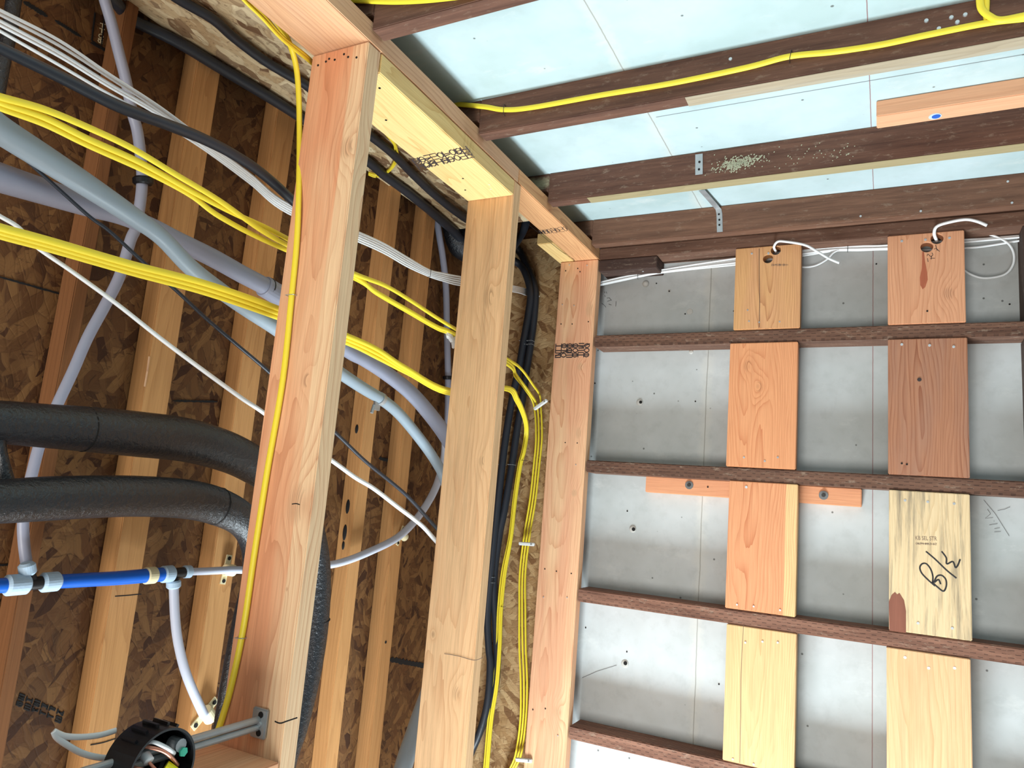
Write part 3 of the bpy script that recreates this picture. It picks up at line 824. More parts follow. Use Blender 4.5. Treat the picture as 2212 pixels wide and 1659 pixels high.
strap('metal_strap', [q(1510, 333, 1.7758), q(1510, 355, 1.7758), q(1510, 377, 1.7758)], (1, 0, 0), .019,
      'short flat metal strap piece nailed on the side of the crusty joist', [q(1511, 350, 1.7752), q(1510, 366, 1.7752)])
strap('metal_strap', [onZ(1516, 411, 2.43), onZ(1516, 411, 2.43).lerp(q(1552, 452, 2.1295), .5), q(1552, 452, 2.1295), q(1554, 462, 2.1295), q(1555, 501, 2.1295)], (1, 0, 0), .017,
      'bent galvanised strap bridging down onto the last joist by the wall', [q(1553, 463, 2.129), q(1554, 475, 2.129), q(1554, 486, 2.129)])

# ================================================================== cables
def wx(v): return ('X', v)
def wy(v): return ('Y', v)
def wz(v): return ('Z', v)
def run(seq):
    """[(plane, [(x, y), ...]), ...] -> path"""
    out = []
    for pl, pts in seq:
        for q_ in pts: out.append((q_[0], q_[1], pl) + tuple(q_[2:]))
    return out
Ycab = dict(flat=.55, sides=12)
# upper yellow bundle
U = [[(-30, 196), (0, 209), (95, 236), (190, 275), (285, 320), (380, 377), (475, 434), (601, 519)],
     [(-30, 200), (0, 220), (95, 253), (190, 300), (285, 342), (348, 375), (427, 420), (506, 461), (601, 505)],
     [(-30, 215), (0, 232), (95, 267), (190, 313), (316, 370), (411, 421), (475, 468), (585, 525)]]
U2 = [[(765, 591), (832, 617), (885, 648), (940, 684), (988, 713)], [(767, 597), (812, 630), (880, 669), (943, 705), (985, 722)], [(767, 602), (814, 634), (882, 674), (943, 709), (983, 726)]]
U3 = [[(1126, 797), (1152, 832), (1166, 854), (1169, 885), (1171, 943), (1165, 1006), (1157, 1079), (1144, 1159), (1135, 1238), (1135, 1318), (1136, 1397), (1139, 1477), (1136, 1556), (1125, 1632), (1100, 1700)],
      [(1117, 812), (1146, 851), (1161, 880), (1164, 943), (1159, 1006), (1151, 1079), (1138, 1159), (1129, 1238), (1128, 1318), (1129, 1397), (1132, 1477), (1130, 1556), (1119, 1632), (1095, 1700)],
      [(1112, 812), (1134, 840), (1153, 874), (1158, 943), (1153, 1006), (1145, 1079), (1132, 1159), (1123, 1238), (1122, 1318), (1122, 1397), (1125, 1477), (1124, 1556), (1113, 1632), (1090, 1700)]]
ul = ['yellow cable, upper strand of the upper yellow bundle through the stud bays', 'yellow cable, middle strand of the upper yellow bundle through the stud bays',
      'yellow cable, lowest strand of the upper yellow bundle through the stud bays']
for i in range(3):
    tube('yellow_cable', run([(wx(-1.024-.006*i), U[i]), (wx(-1.024-.006*i), U2[i]), (wx(-1.03), [(1098, 777+6*i)]), (wy(2.08), U3[i][:1]), (wy(2.16), U3[i][1:2]), (wy(2.226-.002*i), U3[i][2:])]), M['jacket_yellow'],
         r=.0052, label=ul[i], cat='cable', group='yellow cables of the upper bundle', drop=FL, **Ycab)
# lower yellow bundle
Lm = [(-30, 488), (0, 500), (111, 530), (285, 580), (443, 622), (595, 674)]
Lm2 = [(750, 733), (816, 764), (880, 801), (975, 847)]
Lm3 = [(1093, 839), (1117, 864), (1134, 905), (1137, 937), (1131, 975), (1123, 1006), (1112, 1079), (1103, 1159), (1088, 1238), (1080, 1318), (1077, 1397), (1071, 1477), (1059, 1556), (1050, 1659), (1044, 1720)]
ll = ['yellow cable, upper strand of the lower yellow bundle through the stud bays', 'yellow cable, middle strand of the lower yellow bundle through the stud bays',
      'yellow cable, lowest strand of the lower yellow bundle through the stud bays']
for i in range(3):
    d = (i-1)
    a = [(x, y + d*(9 if x < 400 else 10)) for x, y in Lm]; b = [(x, y + d*(8, 9, 5, 4)[k]) for k, (x, y) in enumerate(Lm2)]
    c = [(x - d*(3 if y < 1200 else 4.2), y + (d*2 if y < 900 else 0)) for x, y in Lm3]
    tube('yellow_cable', run([(wx(-1.022-.007*i), a), (wx(-1.022-.006*i), b), (wx(-1.04), c[:1]), (wy(2.07), c[1:2]), (wy(2.16), c[2:3]), (wy(2.222-.004*(i % 2)), c[3:])]), M['jacket_yellow'],
         r=.0052 if i else .0056, label=ll[i], cat='cable', group='yellow cables of the lower bundle', drop=FL, **Ycab)
# yellow cable stapled down the near stud
tube('yellow_cable', run([(wx(-1.012), [(520, -30), (552, 0), (590, 38), (620, 82), (638, 135), (645, 200), (647, 300)]),
     (wy(Y1-.0045), [(645, 430), (641, 525), (630, 640), (611, 820), (577, 1020), (549, 1200), (527, 1350), (500, 1480), (474, 1570), (462, 1596)]), (wx(-1.006), [(450, 1640), (436, 1700)])]),
     M['jacket_yellow'], r=.0062, flat=.7, up=(0, 1, 0), label='bright yellow cable stapled down the face of the nearest bright stud', drop=FL, cat='cable')
for i, dx in enumerate((0, 10)):
    tube('yellow_cable', run([(wx(-1.006), [(500+dx, -30), (532+dx*.9, 5), (566+dx*.8, 38), (610+dx*.6, 85), (668, 132+i*-6)]), (wz(2.364), [(720, 180), (790, 245)]),
         (wz(2.366), [(846, 300+i*3), (858-i*5, 325), (858-i*5, 345), (842-i*3, 368), (815, 381-i*4), (796, 376-i*3)])]),
         M['jacket_yellow'], r=.0042, flat=.6, label=('outer', 'inner')[i] + ' thin yellow cable tucked beside the top plate, looping on the overhead strand board', cat='cable', group='thin yellow cables beside the top plate')
# yellow cables on the ceiling joists
def dual(name, pts, pl, r, label, **k):
    return tube(name, run([(pl, pts)]), M['jacket_yellow'], r=r, flat=.6, up=(0, 1, 0), label=label, cat='cable', **k)
dual('yellow_cable', [(975, 224), (1010, 227), (1050, 231), (1090, 237), (1150, 232), (1300, 205), (1450, 180), (1612, 146), (1705, 122), (1800, 112), (1900, 97), (2000, 76), (2130, 50), (2212, 40), (2290, 30)], wy(1.3655), .0062,
     'long yellow cable running along the side of the overhead joist')
dual('yellow_cable', [(2117, -40), (2117, 0), (2121, 20), (2136, 34), (2160, 43), (2212, 34), (2290, 18)], wy(1.362), .0062, 'yellow cable dropping from the top right and joining the joist cable')
dual('yellow_cable', [(2128, -40), (2131, 0), (2130, 30), (2132, 42)], wy(1.366), .005, 'short yellow cable coming straight down onto the joist cable at top right')
dual('yellow_cable', [(740, -2), (790, 1), (850, 3), (905, 1), (960, -4), (1040, -14)], wy(.957), .0062, 'yellow cable along the first joist at the very top of the picture')

# white bundle
S0 = [22, 31, 45, 54, 67]; wmid = [(127, 95, 8), (237, 170, 6), (345, 238, 5), (443, 306, 3.5), (538, 374, 3), (622, 444, 3)]
w0 = [-5, 8, 30, 38, 52]
wl_ = ['topmost', 'second', 'middle', 'fourth', 'lowest']
for i in range(5):
    d = i-2; path = [(-30, S0[i]-18), (0, S0[i])]
    path += [(127, 95 + (-8, 3, 18, 26, 45)[i]), (237, 168 + (-7, 0, 13, 20, 36)[i]), (345, 238 + (-7, 0, 6, 12, 24)[i]), (443, 314+d*5), (538, 384+d*5), (622, 450+d*5)]
    p2 = [(775, 512+d*5), (832, 538+d*5), (880, 566+d*4.8), (927, 590+d*3.4), (959, 599+d*4), (1000, 608+d*4.5)]
    tube('white_cable', run([(wx(-1.060-.006*i), path), (wx(-1.060-.006*i), p2), (wx(-1.09), [(1110, 624+d*3)]), (wy(2.243), [(1139, 632+d*3), (1165, 640)])]), M['jacket_white'], r=.0024, flat=1.0,
         label='thin white cable, %s of the white bundle sloping through the stud bays' % wl_[i], cat='cable', group='white cables sloping through the chase')
# white bundle on the grey wall
for i in range(4):
    d = i-1.5
    a = [(1296, 613+d*2.2), (1340, 603+d*2.5), (1385, 594+d*2), (1430, 586+d*2), (1500, 576+d*3.2), (1588, 565+d*4.5)]
    b = [(1650, 556+d*4), (1731, 546+d*4.5), (1802, 538+d*2.5), (1860, 536+d*3), (1918, 534+d*3)]
    e = {0: [(2000, 518), (2084, 510), (2127, 506), (2154, 512), (2179, 527), (2190, 549), (2187, 574), (2168, 594), (2127, 601), (2097, 593), (2075, 580), (2040, 565)],
         1: [(2000, 524), (2084, 518), (2127, 516), (2160, 513), (2207, 509)], 2: [(2000, 530), (2084, 523), (2127, 519), (2207, 512)], 3: [(2000, 540), (2084, 536), (2127, 532), (2207, 519)]}[i]
    tube('white_cable', run([(wy(2.272+.004*(i % 2)), a+b), (wy(2.272+.004*(i % 2)), e)]), M['jacket_white'], r=.0031, flat=.85, up=(0, 1, 0),
         label=('white cable on the grey wall that coils into a loop at the right', 'upper straight white cable along the top of the grey wall', 'middle straight white cable along the top of the grey wall', 'lowest white cable along the top of the grey wall')[i],
         cat='cable', group='white cables along the top of the grey wall')
tube('white_cable', run([(wy(2.272), [(1690, 572), (1731, 577), (1760, 574), (1785, 561), (1800, 546), (1812, 540)])]), M['jacket_white'], r=.003, up=(0, 1, 0), flat=.85,
     label='white cable loop peeking out right of the top left-column board', cat='cable')
tube('white_cable', [(1676, 544, wy(2.255)), (1676, 543, wy(2.22)), (1672, 533, wy(2.198)), (1680, 522, wy(2.185)), (1698, 522, wy(2.18)), (1738, 529, wy(2.18)), (1765, 543, wy(2.18)), (1790, 558, wy(2.18)), (1813, 568, wy(2.178))],
     M['jacket_white'], r=.0036, label='white cable end poking out of a hole in the left column and bending down', cat='cable')
tube('white_cable', [(2024, 521, wy(2.255)), (2023, 519, wy(2.22)), (2018, 504, wy(2.195)), (2024, 489, wy(2.185)), (2050, 480, wy(2.18)), (2085, 474, wy(2.18)), (2110, 478, wy(2.18)), (2132, 487, wy(2.178))],
     M['jacket_white'], r=.0042, label='white cable end poking out of a hole in the right column and arching over', cat='cable')

# long white and thin black cables
tube('white_cable', run([(wx(-1.05), [(-30, 448), (0, 467), (41, 492), (79, 533), (158, 588), (253, 657), (348, 732), (443, 803), (522, 860), (566, 889), (640, 944), (717, 995), (767, 1031), (807, 1055), (858, 1094), (910, 1134), (944, 1171), (1000, 1230)])]),
     M['jacket_white'], width=9.5, label='single thick white cable slanting down behind the bright studs', cat='cable')
tube('black_cable', run([(wx(-1.10), [(-30, 270), (0, 297), (95, 380), (190, 465), (237, 500), (316, 572), (380, 627), (443, 686), (506, 740), (576, 799), (650, 868), (728, 938), (791, 998), (878, 1070), (942, 1140), (1000, 1200)])]),
     M['jacket_black'], width=8, label='thin black cable slanting down across the strand board wall', cat='cable')
# thick black cables
K1 = [(190, -45, 26), (243, -3, 26), (285, 41, 26), (380, 89, 25), (475, 146, 25), (570, 203, 24), (639, 247, 22), (720, 300, 22), (794, 348, 21), (832, 380, 20), (880, 415, 20), (927, 453, 20), (975, 494, 20), (1006, 522, 19)]
K2 = [(330, -40, 24), (389, 0, 23), (459, 41, 22), (506, 82, 21), (570, 130, 21), (633, 168, 21), (661, 184, 20), (730, 240, 20), (801, 294, 19), (848, 332, 18), (896, 380, 18), (943, 424, 17), (1006, 472, 17)]
T1 = [(1118, 568), (1135, 590), (1146, 633), (1141, 680), (1131, 737), (1120, 801), (1109, 848), (1095, 927), (1084, 1010), (1075, 1090), (1068, 1159), (1059, 1254), (1053, 1330), (1056, 1400), (1059, 1437), (1053, 1516), (1035, 1585), (1005, 1650), (980, 1720)]
T2 = [(1118, 539), (1138, 577), (1155, 620), (1155, 669), (1147, 737), (1137, 801), (1131, 848), (1117, 927), (1105, 1010), (1090, 1099), (1078, 1159), (1067, 1254), (1071, 1358), (1074, 1437), (1067, 1497), (1045, 1560), (1018, 1625), (990, 1700)]
tube('black_cable', run([(wz(2.358), K1), (wy(2.16), [(1075, 548, 19)]), (wy(2.212), [(x, y, 16) for x, y in T1])]), M['jacket_black'],
     label='thick black cable along the outer edge of the overhead strand board, then down the corner', cat='cable', group='thick black cables overhead', drop=FL)
tube('black_cable', run([(wz(2.356), K2), (wy(2.12), [(1070, 508, 17)]), (wy(2.228), [(x, y, 16) for x, y in T2])]), M['jacket_black'],
     label='thick black cable along the middle of the overhead strand board, then down the corner', cat='cable', group='thick black cables overhead', drop=FL)
tube('black_cable', run([(wx(-1.045), [(-30, 90, 26), (0, 104, 26), (127, 165, 27), (253, 228, 27), (348, 264, 25), (400, 284, 25), (443, 302, 24), (500, 331, 23), (560, 370, 22), (620, 422, 21), (690, 490, 18)])]), M['jacket_black'],
     label='thick black cable sagging just below the white bundle at left', cat='cable')

# ================================================================== pipes
ga = tube('grey_conduit', run([(wx(-1.085), [(-40, 248, 66), (0, 280, 62), (95, 341, 57), (190, 402, 50), (285, 466, 42), (348, 512, 36), (411, 577, 36), (475, 627, 35), (538, 671, 34), (592, 706, 33), (670, 762, 30), (744, 812, 27), (785, 839, 26), (826, 864, 25), (864, 896, 24), (911, 953, 23), (943, 1000, 22), (959, 1034, 22), (982, 1120, 22), (975, 1260, 26), (942, 1440, 34), (900, 1570, 38), (862, 1700, 40)])]),
     M['conduit'], sides=18, label='pale blue-grey conduit sweeping down through the bays, with a metal clamp', drop=FL, cat='conduit', group='grey conduits through the bays')
gb = tube('grey_conduit', run([(wx(-1.14), [(-50, 368, 68), (0, 384, 64), (95, 414, 56), (190, 444, 48), (260, 464, 42), (330, 492, 40), (380, 518, 40), (459, 557, 40), (522, 592, 39), (585, 627, 38), (660, 685, 34), (750, 756, 32), (785, 775, 32), (832, 805, 32), (880, 842, 32), (918, 882, 32), (959, 936, 32), (985, 985, 30), (1010, 1060, 30)])]),
     M['conduit_b'], sides=18, label='lavender-grey conduit crossing behind the blue-grey one, with a joint collar', cat='conduit', group='grey conduits through the bays')
def ring_on(parent, a, b, plane, wd, mat, name, length, fac=1.0, bevel=.002, lab=None):
    p = P(a[0], a[1], plane); q_ = P(b[0], b[1], plane); t = (q_-p).normalized()
    r = wd*.5*depth(p)/F_PX*fac
    o = cyl(name, p - t*length*.5, p + t*length*.5, r, mat, parent, bevel=bevel, sides=24)
    if lab: o['label'] = lab
    return o, p, t, r
co, *_ = ring_on(gb, (588, 629), (560, 612), wx(-1.14), 46, M['conduit_b'], 'collar', .05)
ring_on(co, (578, 622), (560, 612), wx(-1.14), 47, M['jacket_black'], 'collar_ring', .004, bevel=.0005)
cm, p, t, r = ring_on(ga, (822, 862), (800, 848), wx(-1.085), 29, M['steel'], 'pipe_clamp', .012, bevel=.0008)
pz = p + Vector((.0, -.01, -.022))
bm = bmesh.new(); box(bm, p + Vector((0, -.012, -.018)), (.006, .02, .022))
cyl_between(bm, pz + Vector((0, -.012, .004)), pz + Vector((0, -.018, -.016)), .004, 10)
bm_to('clamp_screw', bm, M['steel'], cm)

# black foam-lagged pipes
fu = tube('foam_pipe', run([(wx(-1.13), [(-80, 910, 92), (0, 912, 94), (100, 920, 95), (200, 928, 98), (300, 938, 98), (400, 950, 94), (480, 972, 88), (545, 1003, 80), (610, 1050, 72), (660, 1120, 62), (684, 1210, 56), (684, 1320, 56), (668, 1440, 56), (640, 1560, 56), (606, 1680, 56)])]),
     M['foam'], sides=22, label='upper black foam-covered pipe entering from the left and turning down behind the near stud', drop=FL, cat='pipe', group='black foam pipes')
fl = tube('foam_pipe', run([(wx(-1.09), [(-80, 1085, 96), (0, 1083, 96), (100, 1077, 96), (200, 1073, 92), (300, 1072, 88), (400, 1078, 84), (470, 1094, 80), (526, 1126, 70), (550, 1175, 60), (550, 1245, 52), (530, 1330, 50), (508, 1440, 50), (490, 1550, 50), (468, 1700, 50)])]),
     M['foam'], sides=22, label='lower black foam-covered pipe entering from the left above the blue pipe', drop=FL, cat='pipe', group='black foam pipes')
for par, (a, b), wd, X in ((fl, ((468, 1093), (440, 1086)), 82, -1.09), (fu, ((182, 927), (160, 925)), 98.5, -1.13), (fu, ((684, 1340), (684, 1310)), 57.5, -1.13)):
    ring_on(par, a, b, wx(X), wd, M['hole'], 'foam_seam', .0025, bevel=.0003)
tube('foam_pipe', run([(wx(-1.12), [(0, 905, 26), (0, 960, 24), (8, 1010, 28), (16, 1060, 40)])]), M['foam'], label='short black strap piece joining the two foam pipes at the left edge', cat='pipe')
tube('foam_pipe', run([(wx(-1.25), [(42, -50, 34), (30, 0, 30), (22, 60, 30), (12, 110, 28), (2, 170, 26), (-14, 260, 26)])]), M['foam'], label='black pipe rising at the top left corner behind the white cables', cat='pipe')
tube('flexible_duct', [(968, 452, wy(1.96), 60), (975, 490, wy(1.98), 62), (1000, 528, wy(2.02), 64), (1045, 552, wy(2.07), 56), (1085, 560, wy(2.1), 40)], M['foam'], sides=20,
     label='black duct hanging in the dark opening past the overhead strand board', cat='duct')
tube('flexible_duct', [(1142, 440, wy(2.1), 18), (1136, 480, wy(2.1), 18), (1126, 508, wy(2.1), 16), (1108, 535, wy(2.08), 16)], M['jacket_black'], sides=16, label='small dark pipe in the opening just right of the middle bright stud', cat='duct')
# thin second foam line beside the near stud, seen as a dark strip
# white plastic tubes
XB = -1.246
va = tube('plastic_tube', run([(wx(XB), [(214, -50), (226, 0), (240, 47), (256, 111), (272, 174), (285, 240), (297, 285), (305, 348), (307, 389), (304, 430), (294, 490), (282, 519), (259, 595), (228, 658), (190, 728), (158, 801), (127, 867), (104, 920), (85, 963), (68, 1028), (54, 1085), (50, 1131), (52, 1175), (58, 1222)])]),
     M['pexd'], width=23, sides=16, label='dull white tube bowing down the strand board wall into the left tee', cat='tube')
ring_on(va, (309, 391), (308, 370), wx(XB), 42, M['blackp'], 'wall_clip', .014, bevel=.003)
vb = tube('plastic_tube', run([(wx(-1.29), [(940, 440), (945, 483), (950, 516), (956, 552), (963, 615), (965, 690), (967, 769), (968, 816), (968, 848), (967, 911), (966, 990)])]),
     M['pexd'], width=14, sides=14, label='thin grey tube running straight down beside the middle bright stud', cat='tube')
ring_on(vb, (968, 816), (968, 790), wx(-1.29), 24, M['blackp'], 'wall_clip', .012, bevel=.002)
# blue line with fittings
YB = wx(-1.232)
def fit_pts(*pp): return run([(YB, list(pp))])
tube('blue_pipe', fit_pts((-60, 1269), (0, 1265), (40, 1263)), M['blue'], width=32, sides=18, label='blue pipe stub entering the tee at the left edge', cat='pipe')
bp = tube('blue_pipe', fit_pts((112, 1257), (180, 1253), (250, 1249), (310, 1244), (362, 1240)), M['blue'], width=30, sides=18, label='bright blue pipe between the two white-collared tees', cat='pipe')
ring_on(bp, (324, 1243), (300, 1245), YB, 36, M['cream'], 'ring', .021, lab='cream plastic ring')
def bodyroot(name, label, cat):
    return None
# left tee
t1 = tube('pipe_tee', fit_pts((50, 1262), (75, 1260), (100, 1257)), M['blackp'], width=28, sides=18, label='black tee with three pale collars joining blue pipe and the bowed tube', cat='fitting', group='tee fittings on the blue line')
tube('branch', run([(YB, [(72, 1262), (64, 1240), (60, 1228)])]), M['blackp'], width=22, parent=t1, sides=16)
ring_on(t1, (36, 1263), (60, 1261), YB, 45, M['collar'], 'collar', .036, bevel=.004)
ring_on(t1, (108, 1257), (130, 1255), YB, 42, M['collar'], 'collar', .03, bevel=.004)
ring_on(t1, (59, 1229), (56, 1210), YB, 34, M['collar'], 'collar', .021, bevel=.004)
t2 = tube('pipe_tee', fit_pts((368, 1239), (384, 1238), (400, 1236)), M['blackp'], width=23, sides=18, label='black tee with pale collars where the blue pipe becomes white tube', cat='fitting', group='tee fittings on the blue line')
tube('branch', run([(YB, [(384, 1240), (378, 1250), (375, 1262)])]), M['blackp'], width=19, parent=t2, sides=16)
ring_on(t2, (361, 1240), (340, 1242), YB, 36, M['collar'], 'collar', .026, bevel=.004)
ring_on(t2, (404, 1235), (430, 1234), YB, 27, M['collar'], 'collar', .018, bevel=.003)
ring_on(t2, (375, 1262), (375, 1285), YB, 30, M['collar'], 'collar', .015, bevel=.003)
tube('plastic_tube', fit_pts((375, 1262), (376, 1290), (378, 1330), (382, 1370), (390, 1412), (402, 1455), (420, 1500), (441, 1545)), M['pex'], width=20, sides=16,
     label='white tube hanging from the right tee and curving to a lower clip', cat='tube')
tube('plastic_tube', run([(YB, [(404, 1235), (440, 1234), (480, 1232), (510, 1231), (600, 1232)]), (wx(-1.248), [(690, 1223), (740, 1214), (800, 1191), (860, 1160), (902, 1118), (932, 1072), (948, 1034), (960, 985), (962, 930)])]), M['pex'], width=16, sides=16,
     label='white tube running right from the tee and looping up between the near and middle studs', cat='tube')
def clip(x, y, ang, s, label):
    """Cream two-hole tube clip on the face of a back stud."""
    p = P(x, y, wx(-1.2695)); bm = bmesh.new()
    R = Matrix.Rotation(ang, 3, 'X')
    box(bm, p + Vector((.0015, 0, 0)), (.003, .014*s, .062*s), R)
    o = tag(bm_to('tube_clip', bm, M['cream']), label, 'clip', 'cream tube clips')
    a = R @ Vector((0, .013*s, 0)); c = p + Vector((.012, 0, 0))
    cyl('clip_band', c - a, c + a, .0125*s, M['cream'], o, bevel=.002)
    for d in (-1, 1):
        h = p + R @ Vector((.003, 0, d*.024*s))
        cyl('screw', h, h + Vector((.0015, 0, 0)), .0042*s, M['hole'], o, sides=12)
    return o
clip(487, 1230, math.radians(-8), 1.0, 'cream clip holding the white tube beside the tee, left of the near stud')
clip(441, 1541, math.radians(-48), 1.15, 'cream clip at the lower end of the hanging white tube')
clip(864, 1157, math.radians(-25), .95, 'cream clip on the looping white tube between the near and middle studs')

# ================================================================== staples
def staple(x, y, plane, across, nrm, w_, mat, label, h=.005, r=.0007, grp='wire cable staples'):
    p = P(x, y, plane); N = Vector(nrm); A = Vector(across).normalized()*w_*.5
    bm = bmesh.new()
    sweep(bm, [tuple(q_) for q_ in (p - A - N*h, p - A + N*h*.8, p - A*.8 + N*h, p + A*.8 + N*h, p + A + N*h*.8, p + A - N*h)], r, 1.0, 6)
    return tag(bm_to('cable_staple', bm, mat), label, 'staple', grp)
staple(629, 638, wy(Y1-.004), (1, 0, 0), (0, -1, 0), .02, M['steel'], 'wire staple halfway up the cable on the near stud')
staple(520, 1378, wy(Y1-.004), (1, 0, .1), (0, -1, 0), .02, M['steel'], 'wire staple low on the cable of the near stud')
staple(590, 40, wx(-1.008), (0, .5, .5), (1, 0, 0), .03, M['steel'], 'wire staple over the yellow cables at the top beside the plate')
staple(1090, 238, wy(1.367), (0, 0, 1), (0, -1, 0), .024, M['dwire'], 'dark wire staple at the left end of the joist cable')
staple(1708, 122, wy(1.367), (.15, 0, 1), (0, -1, 0), .022, M['dwire'], 'dark wire staple midway along the joist cable')
for i, (x, y) in enumerate(((1131, 745), (1146, 745), (1130, 737), (1146, 737), (1084, 1004), (1105, 1004), (1062, 1246), (1062, 1258))):
    staple(x, y, wy(2.216), (1, 0, 0), (0, -1, 0), .022, M['steel'],
           ('lower staple on left black cable near the top of the corner', 'lower staple on right black cable near the top of the corner', 'upper staple on left black cable near the top of the corner',
            'upper staple on right black cable near the top of the corner', 'staple on left black cable halfway down the corner', 'staple on right black cable halfway down the corner',
            'upper of two staples where the corner black cables meet', 'lower of two staples where the corner black cables meet')[i], h=.013)
staple(1132, 995, wy(2.222), (1, 0, 0), (0, -1, 0), .02, M['dwire'], 'dark staple on the left yellow cables in the corner', h=.006)
staple(1085, 1310, wy(2.222), (1, 0, 0), (0, -1, 0), .02, M['dwire'], 'lower dark staple on the left yellow cables in the corner', h=.006)
staple(927, 590, wx(-1.06), (0, 0, 1), (1, 0, 0), .02, M['dwire'], 'dark staple squeezing the white bundle near the middle stud')
staple(1378, 596, wy(2.268), (0, 0, 1), (0, -1, 0), .02, M['dwire'], 'dark staple holding the white cables under the short dark block')
staple(1831, 537, wy(2.268), (0, 0, 1), (0, -1, 0), .02, M['dwire'], 'dark staple on the white cables between the two board columns')
def istaple(x, y, ang, label):
    p = P(x, y, wy(2.203)); R = Matrix.Rotation(ang, 3, 'Y'); bm = bmesh.new()
    box(bm, p, (.056, .010, .011), R)
    bmesh.ops.bevel(bm, geom=list(bm.edges), offset=.002, segments=2, affect='EDGES')
    o = tag(bm_to('plastic_staple', bm, M['insul']), label, 'staple', 'white plastic cable staples')
    for d in (.018,):
        h = p + R @ Vector((d, -.005, 0))
        cyl('staple_nail', h, h - Vector((0, .0012, 0)), .003, M['steel'], o, sides=10)
istaple(1168, 874, math.radians(-35), 'topmost white plastic staple, tilted, on the corner yellow cables')
istaple(1138, 1175, math.radians(-2), 'middle white plastic staple on the corner yellow cables')
istaple(1132, 1642, math.radians(-8), 'lowest white plastic staple on the corner yellow cables')
bm = bmesh.new(); p = P(972, 722, wx(-1.03))
for k, (dy, dz, s) in enumerate(((0, 0, .012), (.015, -.008, .011), (.03, -.02, .012), (.036, -.004, .009))):
    r_ = bmesh.ops.create_icosphere(bm, subdivisions=2, radius=s)
    for v in r_['verts']: v.co = Vector((v.co.x*.4, v.co.y, v.co.z)) + p + Vector((-.004, dy, dz)) + Vector((0, random.uniform(-.002, .002), random.uniform(-.002, .002)))
tag(bm_to('paper_wad', bm, M['insul']), 'torn white scrap stuck under the upper yellow bundle by the middle stud', 'scrap')

# ================================================================== round electrical box on its bar hanger
bh = bpy.data.objects.new('bar_hanger', None); C.objects.link(bh); bh.location = (-.909, Y1, 1.114)
tag(bh, 'shiny telescoping metal bar hanger from the near stud to the round box', 'bracket')
bz = 1.114
for k, (dz, rr) in enumerate(((.006, .0055), (-.006, .0055))):
    cyl('bar', (-.909, .38, bz+dz), (-.909, Y1-.006, bz+dz), rr, M['steel'], bh, sides=14)
bm = bmesh.new(); box(bm, (-.909, Y1-.004, bz), (.032, .007, .046)); bmesh.ops.bevel(bm, geom=list(bm.edges), offset=.002, segments=2, affect='EDGES')
fo = bm_to('foot', bm, M['steel'], bh)
for dz in (-.014, .014): cyl('foot_hole', (-.905, Y1-.0075, bz+dz), (-.905, Y1-.0085, bz+dz), .005, M['hole'], fo, sides=12)
cyl('foot_screw', (-.905, Y1-.0075, bz), (-.905, Y1-.011, bz), .0045, M['nail'], fo, sides=10)
# box: round shell open towards the room
cen = onX(352, 1662, -.868)
eb = bpy.data.objects.new('electrical_box', None); C.objects.link(eb); eb.location = (cen.x-.05, cen.y, cen.z)
tag(eb, 'round black plastic electrical box with loose wires, hung on the metal bar', 'electrical box')
bm = bmesh.new(); NS = 48; R_ = .052; prof = [(.0, R_), (-.055, R_*.98), (-.060, R_*.9), (-.060, 0.0001), (-.056, 0.0001), (-.056, R_*.86), (-.052, R_*.93), (0, R_*.94)]
rings = [[bm.verts.new((cen.x + a, cen.y + math.cos(2*math.pi*k/NS)*b, cen.z + math.sin(2*math.pi*k/NS)*b)) for k in range(NS)] for a, b in prof]
for A, B in zip(rings, rings[1:] + rings[:1]):
    for k in range(NS): bm.faces.new((A[k], A[(k+1) % NS], B[(k+1) % NS], B[k]))
bmesh.ops.remove_doubles(bm, verts=bm.verts, dist=.0002); bmesh.ops.recalc_face_normals(bm, faces=bm.faces)
sh = bm_to('shell', bm, M['blackp'], eb)
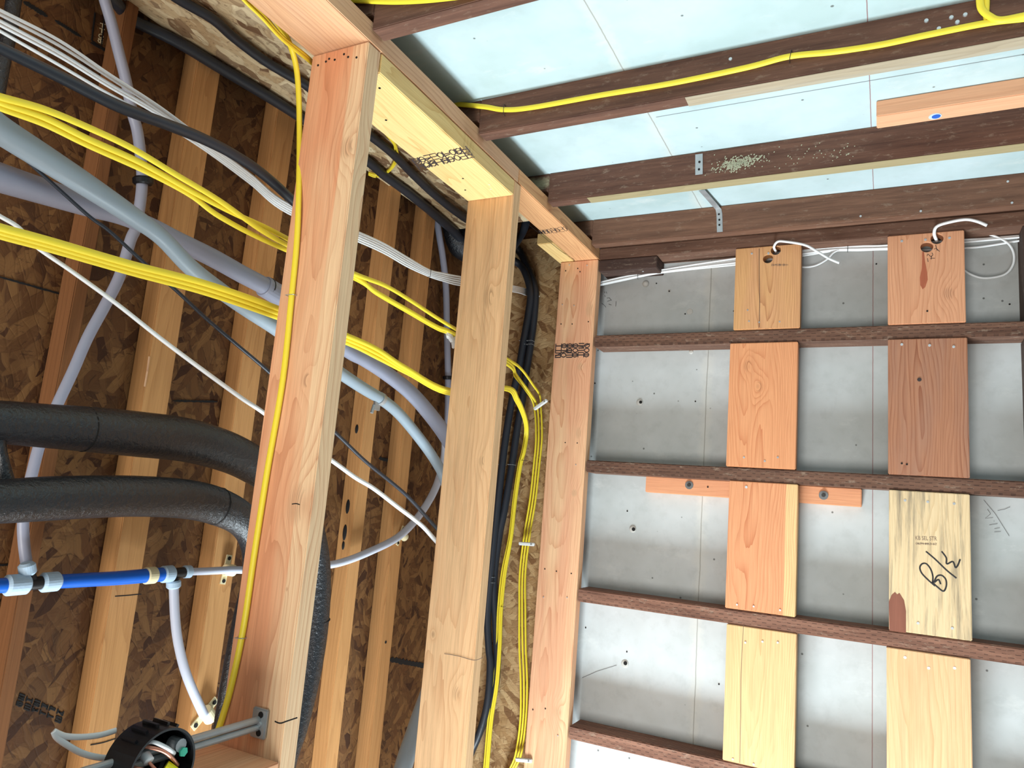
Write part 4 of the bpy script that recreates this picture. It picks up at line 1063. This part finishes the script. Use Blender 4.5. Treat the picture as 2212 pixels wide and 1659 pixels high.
for k in range(5):
    a = math.radians(60+k*18)
    bm = bmesh.new(); box(bm, cen + Vector((-.03, math.cos(a)*R_*1.02, math.sin(a)*R_*1.02)), (.03, .006, .004), Matrix.Rotation(a, 3, 'X'))
    bm_to('rib', bm, M['blackp'], sh)
for (dy, dz) in ((.03, .022),):
    lug = cen + Vector((-.006, dy, dz))
    o = cyl('screw_lug', lug - Vector((.02, 0, 0)), lug, .009, M['steel'], eb, sides=12)
    cyl('ground_screw', lug + Vector((0, .004, -.009)), lug + Vector((.003, .004, -.009)), .0065, M['green'], eb, sides=6)
def wire(pts, r, mat, nm='wire', par=eb):
    pp = smooth_path([tuple(cen + Vector(p)) for p in pts], 8); bm = bmesh.new(); sweep(bm, pp, r, 1, 10)
    return bm_to(nm, bm, mat, par, True)
wire([(-.035, -.03, .03), (-.012, -.018, .03), (-.004, 0, .022), (-.006, .018, .008), (-.012, .034, -.006)], .0026, M['copper'])
wire([(-.035, -.026, .026), (-.012, -.016, .036), (-.002, 0, .028), (-.006, .02, .014)], .0028, M['jacket_white'])
wire([(-.04, -.04, .01), (-.012, -.03, .006), (-.006, -.006, -.004), (-.006, .016, -.016)], .0026, M['copper'])
wire([(-.02, -.02, .02), (-.008, -.01, .004), (-.006, -.002, -.004)], .0022, M['copper'])
wire([(-.02, -.016, .018), (-.01, -.016, .012)], .007, M['jacket_white'])
wire([(-.04, -.036, -.01), (-.012, -.02, -.014), (-.006, 0, -.022)], .0026, M['jacket_white'])
bm = cyl_between(bmesh.new(), cen + Vector((-.012, .012, -.004)), cen + Vector((.006, .03, -.018)), .010, 12, .0065)
bm_to('wire_connector', bm, M['wnut'], eb)
for i, pth in enumerate(([(250, 1578), (215, 1588), (175, 1592), (140, 1590), (116, 1580)], [(116, 1580), (122, 1592), (140, 1606), (175, 1626), (212, 1636), (262, 1640)])):
    tube('white_cable', run([(wx(-.95), pth)]), M['jacket_white'], width=13, flat=.6,
         label=('upper white cable leaving the round box to the left', 'lower white cable curving back into the round box')[i], cat='cable', group='white cables at the round box')
